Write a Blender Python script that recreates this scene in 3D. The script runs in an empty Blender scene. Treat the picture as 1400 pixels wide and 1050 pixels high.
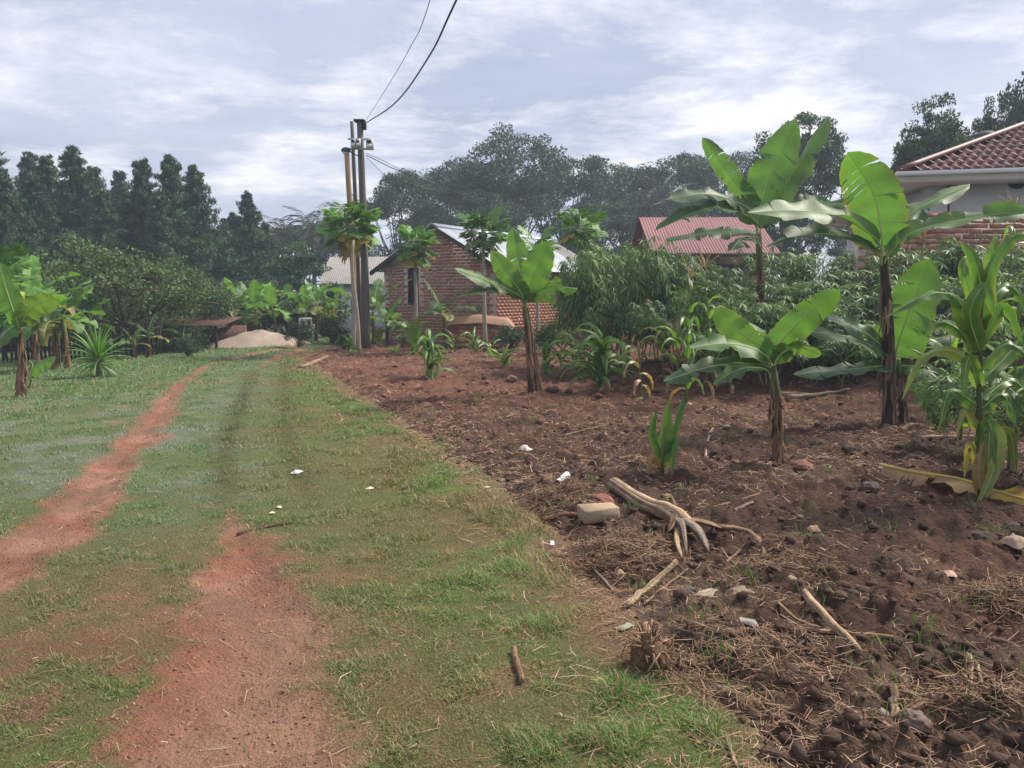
import bpy, math, random
import numpy as np
from mathutils import Vector, Matrix

# ------------------------------------------------------------------ camera, sky, sun, exposure
SC = bpy.context.scene
COL = SC.collection
F = 1057.0                      # focal length in photo pixels (1400 wide)
CAM_H = 1.6
PITCH = math.atan(120.0 / F)    # horizon lies 120 photo pixels above the centre
R = math.radians
cd = bpy.data.cameras.new('camera'); cam = bpy.data.objects.new('camera', cd); COL.objects.link(cam)
cd.sensor_width = 36; cd.lens = 36 * F / 1400.0; cd.clip_start = 0.05; cd.clip_end = 2000
cam.location = (0, 0, CAM_H); cam.rotation_euler = (math.pi / 2 - PITCH, 0, 0)
SC.camera = cam

SUN_EL, SUN_AZ = R(48), R(62)   # azimuth measured from +Y (view direction) towards +X
world = bpy.data.worlds.new('World'); SC.world = world; world.use_nodes = True
wn = world.node_tree.nodes; wl = world.node_tree.links
for n in list(wn): wn.remove(n)
def wnode(t, **k):
    n = wn.new(t)
    for a, b in k.items(): setattr(n, a, b)
    return n
w_out = wnode('ShaderNodeOutputWorld'); w_bg = wnode('ShaderNodeBackground')
w_sky = wnode('ShaderNodeTexSky', sky_type='NISHITA'); w_sky.sun_disc = False
w_sky.sun_elevation = SUN_EL; w_sky.sun_rotation = SUN_AZ; w_sky.air_density = 1.2; w_sky.dust_density = 2.5
w_tc = wnode('ShaderNodeTexCoord'); w_sep = wnode('ShaderNodeSeparateXYZ')
wl.new(w_tc.outputs['Generated'], w_sep.inputs[0])
def wmath(op, a, b=None, clamp=False):
    n = wnode('ShaderNodeMath', operation=op); n.use_clamp = clamp
    for i, v in enumerate((a, b)):
        if v is None: continue
        if isinstance(v, (int, float)): n.inputs[i].default_value = v
        else: wl.new(v, n.inputs[i])
    return n.outputs[0]
zz = wmath('ADD', wmath('MAXIMUM', w_sep.outputs[2], 0.0), 0.10)
cx = wmath('DIVIDE', w_sep.outputs[0], zz); cy = wmath('DIVIDE', w_sep.outputs[1], zz)
w_cmb = wnode('ShaderNodeCombineXYZ'); wl.new(cx, w_cmb.inputs[0]); wl.new(cy, w_cmb.inputs[1])
def wnoise(scale, detail, rough, off, dist=0.0, sx=1.0):
    mp = wnode('ShaderNodeMapping'); mp.inputs['Location'].default_value = off; mp.inputs['Scale'].default_value = (sx, 1, 1)
    wl.new(w_cmb.outputs[0], mp.inputs[0])
    n = wnode('ShaderNodeTexNoise'); n.inputs['Scale'].default_value = scale; n.inputs['Detail'].default_value = detail
    n.inputs['Roughness'].default_value = rough; n.inputs['Distortion'].default_value = dist
    wl.new(mp.outputs[0], n.inputs['Vector']); return n.outputs['Fac']
def wramp(src, stops):
    r = wnode('ShaderNodeValToRGB'); wl.new(src, r.inputs[0]); e = r.color_ramp.elements
    while len(e) < len(stops): e.new(0.5)
    for q, (p, c) in zip(e, stops): q.position = p; q.color = (*c, 1)
    return r.outputs[0]
def wmix(f, a, b):
    m = wnode('ShaderNodeMix', data_type='RGBA')
    if isinstance(f, (int, float)): m.inputs[0].default_value = f
    else: wl.new(f, m.inputs[0])
    for s, v in ((6, a), (7, b)):
        if isinstance(v, tuple): m.inputs[s].default_value = (*v, 1)
        else: wl.new(v, m.inputs[s])
    return m.outputs[2]
grey = wramp(wnoise(0.75, 9, 0.62, (3.1, 1.7, 0), 0.2, 0.9), [(0.28, (1.95, 2.15, 2.95)), (0.45, (2.5, 2.68, 3.45)), (0.72, (3.4, 3.55, 4.3))])
bright = wramp(wnoise(1.25, 10, 0.68, (8.4, 5.2, 0), 0.2, 0.9), [(0.46, (0, 0, 0)), (0.55, (.30, .30, .30)), (0.68, (.85, .85, .85))])
clouds = wmix(bright, grey, (6.6, 6.3, 6.0))
final = wmix(0.88, w_sky.outputs[0], clouds)
wl.new(final, w_bg.inputs[0]); w_bg.inputs[1].default_value = 0.1
wl.new(w_bg.outputs[0], w_out.inputs[0])

sd = bpy.data.lights.new('sun', 'SUN'); sun = bpy.data.objects.new('sun', sd); COL.objects.link(sun)
sd.energy = 3.2; sd.angle = R(15); sd.color = (1.0, 0.93, 0.82)
sv = Vector((math.sin(SUN_AZ) * math.cos(SUN_EL), math.cos(SUN_AZ) * math.cos(SUN_EL), math.sin(SUN_EL)))
sun.rotation_euler = sv.to_track_quat('Z', 'Y').to_euler(); sun.location = sv * 60
vs = SC.view_settings
vs.view_transform = 'Standard'; vs.look = 'None'; vs.gamma = 1; vs.use_curve_mapping = False; vs.exposure = 1.12
SC.cycles.max_bounces = 6; SC.cycles.diffuse_bounces = 3; SC.cycles.transmission_bounces = 4
SC.cycles.transparent_max_bounces = 8; SC.cycles.volume_bounces = 0; SC.cycles.use_denoising = True
SC.cycles.sample_clamp_indirect = 6

# ------------------------------------------------------------------ pixel -> world helpers
cp, sp = math.cos(PITCH), math.sin(PITCH)
def ray(u, v):
    xr, yr = (u - 700) / F, (525 - v) / F
    return np.array([xr, cp + yr * sp, -sp + yr * cp])
def at(u, v, D):
    d = ray(u, v); return np.array([0, 0, CAM_H]) + d * (D / d[1])
def sstep(a, b, x):
    t = np.clip((np.asarray(x, float) - a) / (b - a), 0, 1); return t * t * (3 - 2 * t)

def _hash(ix, iy, seed):
    h = (ix.astype(np.int64) * 374761393 + iy.astype(np.int64) * 668265263 + seed * 69069 + 1013904223) & 0xffffffff
    h = ((h ^ (h >> 13)) * 1274126177) & 0xffffffff
    h = ((h ^ (h >> 16)) * 2246822519) & 0xffffffff
    return ((h ^ (h >> 15)) & 0xffffff) / float(0xffffff)
def vnoise(x, y, seed=0):
    x = np.asarray(x, float); y = np.asarray(y, float)
    xi, yi = np.floor(x), np.floor(y); fx, fy = x - xi, y - yi
    fx = fx * fx * (3 - 2 * fx); fy = fy * fy * (3 - 2 * fy)
    a, b = _hash(xi, yi, seed), _hash(xi + 1, yi, seed); c, d = _hash(xi, yi + 1, seed), _hash(xi + 1, yi + 1, seed)
    return (a * (1 - fx) + b * fx) * (1 - fy) + (c * (1 - fx) + d * fx) * fy
def fbm(x, y, seed=0, oct=4, gain=0.5):
    s = 0; a = 1; t = 0; x = np.asarray(x, float); y = np.asarray(y, float)
    for i in range(oct):
        s = s + a * vnoise(x, y, seed + i * 17); t += a; a *= gain
        x, y = x * 2.03 + 3.1 + 0.3 * y, y * 2.03 + 1.7 - 0.3 * x
    return s / t

def H0(x, y):
    """the lie of the land: level, rising towards the walled house on the right"""
    x = np.asarray(x, float); y = np.asarray(y, float)
    return 1.25 * sstep(1.0, 8.0, x) * sstep(8.5, 15.5, y) - 0.25 * sstep(6, 14, -x) * sstep(8, 20, y) + 0.05 * (fbm(x * .25, y * .25, 5, 2) - .5)
def hit(u, v):
    d = ray(u, v); o = np.array([0, 0, CAM_H]); t = 1.0
    while t < 120:
        p = o + d * t
        if p[2] <= float(H0(p[0], p[1])): break
        t += 0.02 if t < 40 else 0.1
    return p

def poly_world(px): return np.array([hit(u, v)[:2] for u, v in px])
def pl_dist(x, y, P, W=None):
    """distance to a polyline (minus the local half width), and on which side"""
    best = np.full(x.shape, 1e9); side = np.zeros(x.shape); par = np.zeros(x.shape)
    for i in range(len(P) - 1):
        a, b = P[i], P[i + 1]; ab = b - a; L2 = float(ab @ ab)
        t = np.clip(((x - a[0]) * ab[0] + (y - a[1]) * ab[1]) / L2, 0, 1)
        dx, dy = x - (a[0] + t * ab[0]), y - (a[1] + t * ab[1]); d = np.hypot(dx, dy)
        if W is not None: d = d - (W[i] * (1 - t) + W[i + 1] * t)
        m = d < best; best = np.where(m, d, best); par = np.where(m, i + t, par)
        side = np.where(m, np.sign(dx * ab[1] - dy * ab[0]), side)
    return best, side, par
def inside_poly(x, y, P):
    c = np.zeros(x.shape, bool); n = len(P)
    for i in range(n):
        a, b = P[i], P[(i + 1) % n]
        k = ((a[1] > y) != (b[1] > y)) & (x < (b[0] - a[0]) * (y - a[1]) / (b[1] - a[1] + 1e-12) + a[0]); c ^= k
    return c

T1 = poly_world([(-130, 870), (20, 770), (100, 702), (140, 650), (190, 600), (222, 560), (240, 530), (285, 499), (345, 484), (405, 473)])
T1W = [.17, .13, .11, .09, .08, .04, -.02, -.07, .06, .13]
T2 = poly_world([(320, 1180), (316, 1050), (322, 950), (338, 860), (340, 800), (325, 735), (314, 690), (308, 640), (320, 580), (338, 530), (350, 504), (385, 486), (420, 476)])
T2W = [.25, .25, .21, .22, .16, -.02, -.16, -.3, -.3, -.3, -.18, .03, .10]
GE = [(1060, 1110), (1030, 1050), (1000, 1005), (950, 955), (895, 915), (850, 850), (800, 800), (758, 768), (742, 722), (680, 680), (602, 625), (520, 565), (455, 520), (405, 489), (440, 477), (530, 473), (700, 470)]
GEW = poly_world(GE)
GPOLY = np.vstack([GEW, [[3.5, 27.5], [16, 27.5], [16, 0.8], [1.0, 0.8]]])

def fields(x, y):
    f = {}
    wob = (fbm(x * 1.7, y * 1.7, 31, 3) - .5) * .5 + (fbm(x * 6, y * 6, 33, 2) - .5) * .16
    d, _, _ = pl_dist(x, y, np.vstack([GPOLY, GPOLY[:1]]))
    g = np.where(inside_poly(x, y, GPOLY), d, -d)
    f['g'] = g + wob * .45
    w2 = (fbm(x * 3, y * 3, 41, 3) - .5) * .26 + (fbm(x * 11, y * 11, 43, 2) - .5) * .12
    a, _, _ = pl_dist(x, y, T1, T1W); f['t1'] = -(a + w2)
    b, _, _ = pl_dist(x, y, T2, T2W); f['t2'] = -(b + w2 * 1.25); c, s, _ = pl_dist(x, y, T2); f['s2'] = c * s + w2 * 2.2; f['c2'] = c * s      # s2 > 0: right of the right-hand track
    return f
def soil_off(x, y, f):
    g = f['g']
    cl = .10 * (fbm(x * 2.2, y * 2.2, 51, 2) - .45) + .10 * (np.abs(fbm(x * 6, y * 6, 52, 2) - .5) * 2 - .2) + .06 * (fbm(x * 17, y * 17, 53, 2) - .45) + .032 * (fbm(x * 45, y * 45, 54, 2) - .5)
    return np.where(g > -.4, -.03 + .085 * sstep(-.05, .5, g) + cl * sstep(-.05, .35, g), -.2)
def track_off(x, y, f):
    m = np.maximum(f['t1'], f['t2'])
    return np.clip(m * .06, -.03, .005) + .012 * (fbm(x * 9, y * 9, 61, 3) - .5)
def ground_z(x, y, f):
    m = np.maximum(f['t1'], f['t2'])
    rut = -.045 * sstep(-.15, .18, m)
    return H0(x, y) + rut + .03 * (fbm(x * 1.3, y * 1.3, 71, 3) - .5) + .018 * (fbm(x * 7, y * 7, 72, 3) - .5)
def surf(x, y):
    x = np.atleast_1d(np.asarray(x, float)); y = np.atleast_1d(np.asarray(y, float)); f = fields(x, y)
    return ground_z(x, y, f) + np.maximum(0, np.maximum(soil_off(x, y, f), track_off(x, y, f)))
def sz(x, y): return float(surf(x, y)[0])
def base(u, v):
    p = hit(u, v); p[2] = sz(p[0], p[1]); return p
def base_at(u, D):
    """foot of something at distance D in the column of pixel u"""
    x = (u - 700) / F * D / cp
    return np.array([x, D, sz(x, D)])

# ------------------------------------------------------------------ mesh and object helpers
def mesh_np(name, V, Fc, col=None, uv=None, smooth=False):
    V = np.asarray(V, np.float32)
    me = bpy.data.meshes.new(name)
    if isinstance(Fc, np.ndarray) and Fc.ndim == 2:
        k = Fc.shape[1]; n = len(Fc)
        tot = np.full(n, k, np.int32); flat = Fc.astype(np.int32).ravel()
    else:
        tot = np.array([len(q) for q in Fc], np.int32); flat = np.array([i for q in Fc for i in q], np.int32); n = len(tot)
    st = np.concatenate([[0], np.cumsum(tot)[:-1]]).astype(np.int32)
    me.vertices.add(len(V)); me.vertices.foreach_set('co', V.ravel())
    me.loops.add(len(flat)); me.loops.foreach_set('vertex_index', flat)
    me.polygons.add(n); me.polygons.foreach_set('loop_start', st)
    if smooth: me.polygons.foreach_set('use_smooth', np.ones(n, bool))
    if uv is not None:
        ul = me.uv_layers.new(name='UVMap'); ul.data.foreach_set('uv', np.asarray(uv, np.float32)[flat].ravel())
    if col is not None:
        c = np.asarray(col, np.float32)
        if c.shape[1] == 3: c = np.hstack([c, np.ones((len(c), 1), np.float32)])
        at_ = me.attributes.new('Col', 'FLOAT_COLOR', 'POINT'); at_.data.foreach_set('color', c.ravel())
    me.update(calc_edges=True); me.validate()
    return me
def link(name, me, mat=None, parent=None, kind=None):
    o = bpy.data.objects.new(name, me); COL.objects.link(o)
    if mat is not None and not me.materials: me.materials.append(mat)
    if parent is not None: o.parent = parent
    if kind: o['kind'] = kind
    return o
def mk(name, V, Fc, mat, parent=None, kind=None, col=None, uv=None, smooth=False):
    return link(name, mesh_np(name, V, Fc, col, uv, smooth), mat, parent, kind)
def tag(o, label, cat, group=None):
    o['label'] = label; o['category'] = cat
    if group: o['group'] = group
    return o
def thing(name, loc, label, cat, group=None, rz=0.0):
    o = bpy.data.objects.new(name, None); COL.objects.link(o); o.empty_display_size = .2
    o.location = loc; o.rotation_euler = (0, 0, rz); return tag(o, label, cat, group)
def copy_tree(o, parent=None):
    c = o.copy(); COL.objects.link(c); c.parent = parent
    for ch in list(o.children): copy_tree(ch, c)
    return c
class MB:
    """collects shapes for one mesh"""
    def __init__(s): s.v = []; s.f = []; s.c = []
    def add(s, V, Fc, col=None):
        b = len(s.v); V = [tuple(map(float, p)) for p in V]; s.v += V
        s.f += [tuple(int(i) + b for i in q) for q in Fc]
        s.c += [tuple(col) if col is not None else (1, 1, 1)] * len(V); return s
    def box(s, c, d, M=None, col=None):
        c = np.array(c, float); h = np.array(d, float) / 2
        V = [c + h * np.array(k) for k in ((-1,-1,-1),(1,-1,-1),(1,1,-1),(-1,1,-1),(-1,-1,1),(1,-1,1),(1,1,1),(-1,1,1))]
        if M is not None: V = [M @ p for p in V]
        return s.add(V, ((0,3,2,1),(4,5,6,7),(0,1,5,4),(1,2,6,5),(2,3,7,6),(3,0,4,7)), col)
    def tube(s, P, rad, k=8, cap=True, col=None):
        V, Fc = tube(P, rad, k, cap); return s.add(V, Fc, col)
    def build(s, name, mat, parent=None, kind=None, smooth=False):
        return mk(name, np.array(s.v), s.f, mat, parent, kind, col=np.array(s.c), smooth=smooth)
def tube(P, rad, k=8, cap=True):
    P = np.asarray(P, float); n = len(P); rad = np.broadcast_to(np.asarray(rad, float), (n,))
    T = np.gradient(P, axis=0); T /= np.linalg.norm(T, axis=1)[:, None] + 1e-9
    up = np.array([0, 0, 1.0]) if abs(T[0][2]) < .9 else np.array([1.0, 0, 0])
    nx = np.cross(up, T[0]); nx /= np.linalg.norm(nx); V = []
    ang = np.arange(k) * 2 * math.pi / k
    for i in range(n):
        nx = nx - T[i] * (nx @ T[i]); nx /= np.linalg.norm(nx) + 1e-9; ny = np.cross(T[i], nx)
        V.append(P[i] + rad[i] * (np.cos(ang)[:, None] * nx + np.sin(ang)[:, None] * ny))
    V = np.vstack(V); Fc = []
    for i in range(n - 1):
        for j in range(k):
            Fc.append((i * k + j, i * k + (j + 1) % k, (i + 1) * k + (j + 1) % k, (i + 1) * k + j))
    if cap: Fc.append(tuple(range(k))[::-1]); Fc.append(tuple((n - 1) * k + j for j in range(k)))
    return V, Fc
def spline(P, n):
    """Catmull-Rom through the points"""
    P = np.asarray(P, float); Q = np.vstack([2 * P[0] - P[1], P, 2 * P[-1] - P[-2]]); out = []
    for s in np.linspace(0, len(P) - 1 - 1e-6, n):
        i = int(s); t = s - i; a, b, c, d = Q[i:i + 4]
        out.append(.5 * (2 * b + (c - a) * t + (2 * a - 5 * b + 4 * c - d) * t * t + (-a + 3 * b - 3 * c + d) * t ** 3))
    return np.array(out)
def gtube(P, rad, k=16, seed=0, ridge=.12, flat=1.0, col=(.4, .3, .2)):
    """tube with lengthwise ridges and streaked colour, for bark and dried stems"""
    V, Fc = tube(P, rad, k); P = np.asarray(P, float); n = len(P); g = np.random.default_rng(seed)
    a = np.tile(np.arange(k), n) / k * 2 * math.pi; i = np.repeat(np.arange(n), k); ctr = P[i]
    q = fbm(np.cos(a) * 3 + seed, np.sin(a) * 3 + i * .12, seed, 3) - .5
    q = q + .4 * (vnoise(np.cos(a) * 8 + i * .05, np.sin(a) * 8, seed + 3) - .5)
    off = (V - ctr) * (1 + ridge * 3.2 * q)[:, None]; off[:, 2] *= flat
    C = np.array(col) * np.clip(.85 + 2.0 * q + g.normal(0, .10, len(q)), .25, 1.6)[:, None]
    return ctr + off, Fc, C
def unit(v):
    v = np.asarray(v, float); return v / (np.linalg.norm(v, axis=-1, keepdims=True) + 1e-9)

# ------------------------------------------------------------------ materials
def M(name, col=None, bdist=.02, fine=0.0, rough=.85, var=.3, scale=6.0, bump=0.0, bscale=None, trans=0.0, spec=.25, attr=False, var2=0.0, metal=0.0, rnd=0.0, stretch=None, veins=0.0):
    m = bpy.data.materials.new(name); m.use_nodes = True; nt = m.node_tree; N = nt.nodes; L = nt.links
    b = N['Principled BSDF']; b.inputs['Roughness'].default_value = rough; b.inputs['Specular IOR Level'].default_value = spec; b.inputs['Metallic'].default_value = metal
    tc = N.new('ShaderNodeTexCoord'); vec = tc.outputs['Object']
    if stretch:
        mp = N.new('ShaderNodeMapping'); mp.inputs['Scale'].default_value = stretch; L.new(vec, mp.inputs[0]); vec = mp.outputs[0]
    def noise(s, det=5):
        n = N.new('ShaderNodeTexNoise'); n.inputs['Scale'].default_value = s; n.inputs['Detail'].default_value = det; n.inputs['Roughness'].default_value = .62; L.new(vec, n.inputs['Vector']); return n.outputs['Fac']
    def math_(op, a, bb):
        n = N.new('ShaderNodeMath'); n.operation = op
        for i, q in enumerate((a, bb)):
            if isinstance(q, (int, float)): n.inputs[i].default_value = q
            else: L.new(q, n.inputs[i])
        return n.outputs[0]
    if attr:
        a = N.new('ShaderNodeAttribute'); a.attribute_name = 'Col'; c = a.outputs['Color']
    else:
        a = N.new('ShaderNodeRGB'); a.outputs[0].default_value = (*col, 1); c = a.outputs[0]
    fac = math_('ADD', math_('MULTIPLY', math_('SUBTRACT', noise(scale), .5), var * 3.2), 1.0)
    if var2: fac = math_('MULTIPLY', fac, math_('ADD', math_('MULTIPLY', math_('SUBTRACT', noise(scale * 9, 3), .5), var2 * 3.2), 1.0))
    if fine: fac = math_('MULTIPLY', fac, math_('ADD', math_('MULTIPLY', math_('SUBTRACT', noise(scale * 38, 2), .5), fine * 3.2), 1.0))
    if rnd:
        oi = N.new('ShaderNodeObjectInfo'); fac = math_('MULTIPLY', fac, math_('ADD', math_('MULTIPLY', math_('SUBTRACT', oi.outputs['Random'], .5), 2 * rnd), 1.0))
    if veins:
        uvn = N.new('ShaderNodeUVMap'); wv = N.new('ShaderNodeTexWave'); wv.wave_type = 'BANDS'; wv.bands_direction = 'X'
        wv.inputs['Scale'].default_value = 24; wv.inputs['Distortion'].default_value = 1.2; wv.inputs['Detail'].default_value = 2; L.new(uvn.outputs[0], wv.inputs['Vector'])
        fac = math_('MULTIPLY', fac, math_('ADD', math_('MULTIPLY', math_('SUBTRACT', wv.outputs['Fac'], .5), veins), 1.0))
    mul = N.new('ShaderNodeVectorMath'); mul.operation = 'MULTIPLY'; L.new(c, mul.inputs[0])
    cmb = N.new('ShaderNodeCombineXYZ')
    for i in range(3): L.new(fac, cmb.inputs[i])
    L.new(cmb.outputs[0], mul.inputs[1]); L.new(mul.outputs[0], b.inputs['Base Color'])
    if bump or veins:
        bp = N.new('ShaderNodeBump'); bp.inputs['Strength'].default_value = min(1, bump or .25); bp.inputs['Distance'].default_value = bdist
        L.new(wv.outputs['Fac'] if veins else noise(bscale or scale * 5, 6), bp.inputs['Height']); L.new(bp.outputs[0], b.inputs['Normal'])
        if veins: bp.inputs['Distance'].default_value = .004
    if trans:
        tr = N.new('ShaderNodeBsdfTranslucent'); t2 = N.new('ShaderNodeVectorMath'); t2.operation = 'MULTIPLY'
        L.new(mul.outputs[0], t2.inputs[0]); t2.inputs[1].default_value = (1.35, 1.4, .6); L.new(t2.outputs[0], tr.inputs[0])
        mx = N.new('ShaderNodeMixShader'); mx.inputs[0].default_value = trans; L.new(b.outputs[0], mx.inputs[1]); L.new(tr.outputs[0], mx.inputs[2])
        L.new(mx.outputs[0], N['Material Output'].inputs[0])
    return m

m_ground = M('lawn_ground', attr=True, fine=.45, bdist=.04, rough=.95, var=.20, scale=9, var2=.28, bump=.9, bscale=70, spec=.12)
m_track = M('red_dirt', attr=True, fine=.30, bdist=.04, rough=.9, var=.18, scale=7, var2=.16, bump=.9, bscale=55, spec=.15)
m_soil = M('tilled_soil', attr=True, fine=.35, bdist=.045, rough=.95, var=.22, scale=5, var2=.25, bump=1.0, bscale=45, spec=.12)
m_grass = M('grass_blades', attr=True, rough=.6, var=.05, trans=.25, spec=.25)
m_straw = M('dry_straw', attr=True, rough=.8, var=.15, scale=20, spec=.2)
m_clod = M('soil_clods', attr=True, rough=.95, var=.25, scale=12, var2=.2, bump=.8, bscale=60, spec=.1)
m_banana = M('banana_leaf', attr=True, rough=.44, var=.24, scale=3, var2=.10, trans=.40, spec=.42, veins=.28)
m_rib = M('leaf_midrib', (.34, .42, .16), rough=.5, var=.15, trans=.0, spec=.35)
m_pseudo = M('banana_stem', attr=True, rough=.75, var=.4, scale=5, var2=.3, bump=.9, bscale=22, stretch=(6, 6, .5))
m_strap = M('maize_leaf', attr=True, rough=.42, var=.12, scale=4, trans=.38, spec=.4, veins=.0)
m_pole = M('weathered_pole_wood', (.135, .112, .098), var=.35, scale=5, bump=.6, stretch=(5, 5, .35), var2=.2)
m_foliage = M('foliage', attr=True, rough=.5, var=.12, scale=1.5, trans=.22, spec=.3, rnd=.12)
m_farleaf = M('tree_leaves', attr=True, rough=.6, var=.15, scale=.6, trans=.15, spec=.25, rnd=.10)
m_bark = M('tree_bark', (.10, .075, .055), var=.35, scale=8, bump=.6, stretch=(3, 3, .6))
m_palebark = M('pale_stem', (.30, .27, .22), var=.3, scale=9, bump=.5, var2=.2)
m_wood_dark = M('old_pole_wood', (.060, .048, .042), var=.35, scale=5, bump=.6, stretch=(5, 5, .35), var2=.2)
m_wood_tan = M('tan_pole_wood', (.33, .20, .12), var=.25, scale=5, bump=.4, stretch=(5, 5, .3), var2=.15)
m_dry = M('dry_wood', attr=True, fine=.4, rough=.9, var=.35, scale=12, bump=1.0, var2=.3, spec=.1)
m_brick = M('fired_brick', (.35, .160, .105), var=.28, scale=7, bump=.5, var2=.2, rnd=.28)
m_mortar = M('mortar', (.56, .44, .37), var=.2, scale=6, bump=.5, var2=.2)
m_iron = M('roof_iron', (.52, .55, .60), rough=.45, var=.10, scale=2.5, var2=.08, metal=.25, rnd=.06)
m_rusty = M('weathered_iron', (.24, .225, .21), rough=.7, var=.25, scale=2.5, var2=.15)
m_redroof = M('maroon_iron', (.19, .085, .085), rough=.65, var=.3, scale=1.1, var2=.15)
m_tile = M('roof_tile', (.115, .038, .030), rough=.55, var=.18, scale=9, var2=.15, rnd=.22, spec=.35)
m_white = M('white_paint', (.70, .71, .73), rough=.6, var=.06, scale=2, var2=.04)
m_dark = M('dark_opening', (.015, .015, .018), rough=.6)
m_sand = M('pale_sand', (.40, .31, .245), rough=.95, var=.16, scale=4, bump=.9, bscale=40, var2=.2)
m_mud = M('mud_wall', (.12, .07, .05), rough=.95, var=.3, scale=3, bump=.7, var2=.2)
m_plastic = M('white_plastic', (.60, .61, .62), rough=.4, var=.05)
m_tarp = M('brown_tarpaulin', (.36, .215, .14), rough=.7, var=.22, scale=3, var2=.1)
m_metalgrey = M('meter_box_metal', (.42, .42, .42), rough=.5, var=.12, scale=10)
m_cable = M('black_cable', (.015, .015, .017), rough=.6, var=.05)
m_lamp = M('green_lamp_shell', (.02, .075, .065), rough=.45, var=.1)
m_tank = M('black_tank', (.012, .012, .014), rough=.5, var=.1)
m_fruit = M('papaya_fruit', (.05, .10, .02), rough=.5, var=.2)
m_stone = M('stone', attr=True, rough=.9, var=.25, scale=10, bump=.6, var2=.2)
# ------------------------------------------------------------------ ground, wheel tracks, tilled plot
rr = np.concatenate([np.geomspace(0.35, 1.9, 14)[:-1], np.geomspace(1.9, 46, 460)[:-1], np.geomspace(46, 330, 26)])
aa = np.concatenate([np.linspace(-180, -46, 22)[:-1], np.linspace(-46, 48, 520)[:-1], np.linspace(48, 180, 22)])   # degrees from +Y
AA, RR = np.meshgrid(np.radians(aa), rr)
GX, GY = (RR * np.sin(AA)), (RR * np.cos(AA)); nr, na = GX.shape
gx, gy = GX.ravel(), GY.ravel(); gf = fields(gx, gy)
gz = ground_z(gx, gy, gf)
def bare_mask(x, y, f):
    """0 grass .. 1 bare earth on the lawn side"""
    n1 = fbm(x * 1.1, y * 1.1, 81, 4); n2 = fbm(x * 4.5, y * 4.5, 82, 3)
    nearleft = sstep(5.0, 2.6, y) * sstep(-.25, -.75, x)             # muddy corner beside the left-hand track
    dry = sstep(-.1, .5, f['s2']) * sstep(12, 4, y)                   # thin, dry grass between track and plot
    b = sstep(-.24, -.03, np.maximum(f['t1'], f['t2']) + .10 * (n2 - .5))
    b = np.maximum(b, sstep(.50, .72, n1 * .55 + n2 * .45 + .05 * nearleft + .01 * dry - .09) * .85)
    b = np.maximum(b, nearleft * sstep(.46, .62, fbm(x * 7, y * 7, 83, 3)) * .9)
    b = np.maximum(b, sstep(-.55, .0, f['g']) * sstep(.42, .60, n1 * .5 + n2 * .5) * .8)
    return np.clip(b, 0, 1)
def mixc(a, b, t): t = np.asarray(t)[:, None]; return np.asarray(a) * (1 - t) + np.asarray(b) * t
RED = np.array([.265, .112, .070]); REDP = np.array([.33, .170, .118]); MUD = np.array([.155, .085, .062])
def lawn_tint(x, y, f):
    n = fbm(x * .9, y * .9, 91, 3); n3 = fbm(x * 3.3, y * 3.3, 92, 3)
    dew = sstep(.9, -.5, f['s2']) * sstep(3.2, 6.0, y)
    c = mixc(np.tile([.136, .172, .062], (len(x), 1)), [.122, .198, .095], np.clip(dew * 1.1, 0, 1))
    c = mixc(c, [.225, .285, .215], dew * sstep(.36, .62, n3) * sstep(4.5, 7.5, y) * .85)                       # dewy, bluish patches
    c = mixc(c, [.090, .195, .045], sstep(.50, .68, n) * .5)                                             # fresher clumps
    c = mixc(c, [.095, .215, .045], sstep(-1.0, -.25, f['g']) * sstep(.05, -.05, f['g']) * sstep(.38, .6, n) * .8)
    c = mixc(c, [.19, .150, .062], (1 - dew) * sstep(.46, .62, 1 - n) * .45)                            # straw coloured
    c = mixc(c, [.095, .215, .060], sstep(-4.0, -6.5, x) * sstep(8, 12, y) * .45)
    ln = np.exp(-((f['c2'] + .02) / .13) ** 2) + .8 * np.exp(-((f['c2'] - .62) / .12) ** 2)
    c = mixc(c, [.068, .098, .036], np.clip(ln, 0, 1) * sstep(5.2, 6.8, y) * sstep(20, 15, y) * .8)          # pressed dark tyre lines in the grass
    return c
def track_col(x, y):
    c = mixc(np.tile(RED, (len(x), 1)), REDP, sstep(.38, .66, fbm(x * 2.4, y * 2.4, 111, 4)))
    c = mixc(c, [.20, .115, .08], sstep(.48, .68, fbm(x * 6, y * 6, 112, 3)) * .7)
    c = mixc(c, [.315, .185, .122], sstep(-1.45, -1.0, x) * sstep(7.5, 5.0, y) * .75)      # the near right-hand rut is paler
    return mixc(c, MUD * 1.25, sstep(.52, .74, fbm(x * .9, y * .9, 113, 3)) * .4)
def ground_col(x, y, f):
    b = bare_mask(x, y, f); n = fbm(x * 1.6, y * 1.6, 95, 4)
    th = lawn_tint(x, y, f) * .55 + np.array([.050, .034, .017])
    dirt = mixc(np.tile(RED, (len(x), 1)), REDP, sstep(.42, .66, n))
    dirt = mixc(dirt, [.20, .125, .080], np.clip(sstep(-.1, .8, f['s2']) * .8, 0, 1))
    dirt = mixc(dirt, MUD, sstep(4.6, 2.8, y) * sstep(-.3, -.8, x) * .8)
    dirt = mixc(dirt, track_col(x, y), sstep(-.40, -.05, np.maximum(f['t1'], f['t2'])))
    c = mixc(th, dirt, b)
    gap = sstep(.52, .40, fbm(x * 5, y * 5, 121, 3)) * sstep(7.5, 4, y)
    c = mixc(c, np.array([.105, .064, .040]) * (1 + .9 * sstep(-1.2, -.2, -np.abs(f['s2']))[:, None] * np.array([.8, .35, .25])), gap * .28 * (1 - .6 * sstep(-.25, 0, np.maximum(f['t1'], f['t2']))))
    far = sstep(26, 40, np.hypot(x, y)); return mixc(c, [.05, .07, .03], far)
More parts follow.
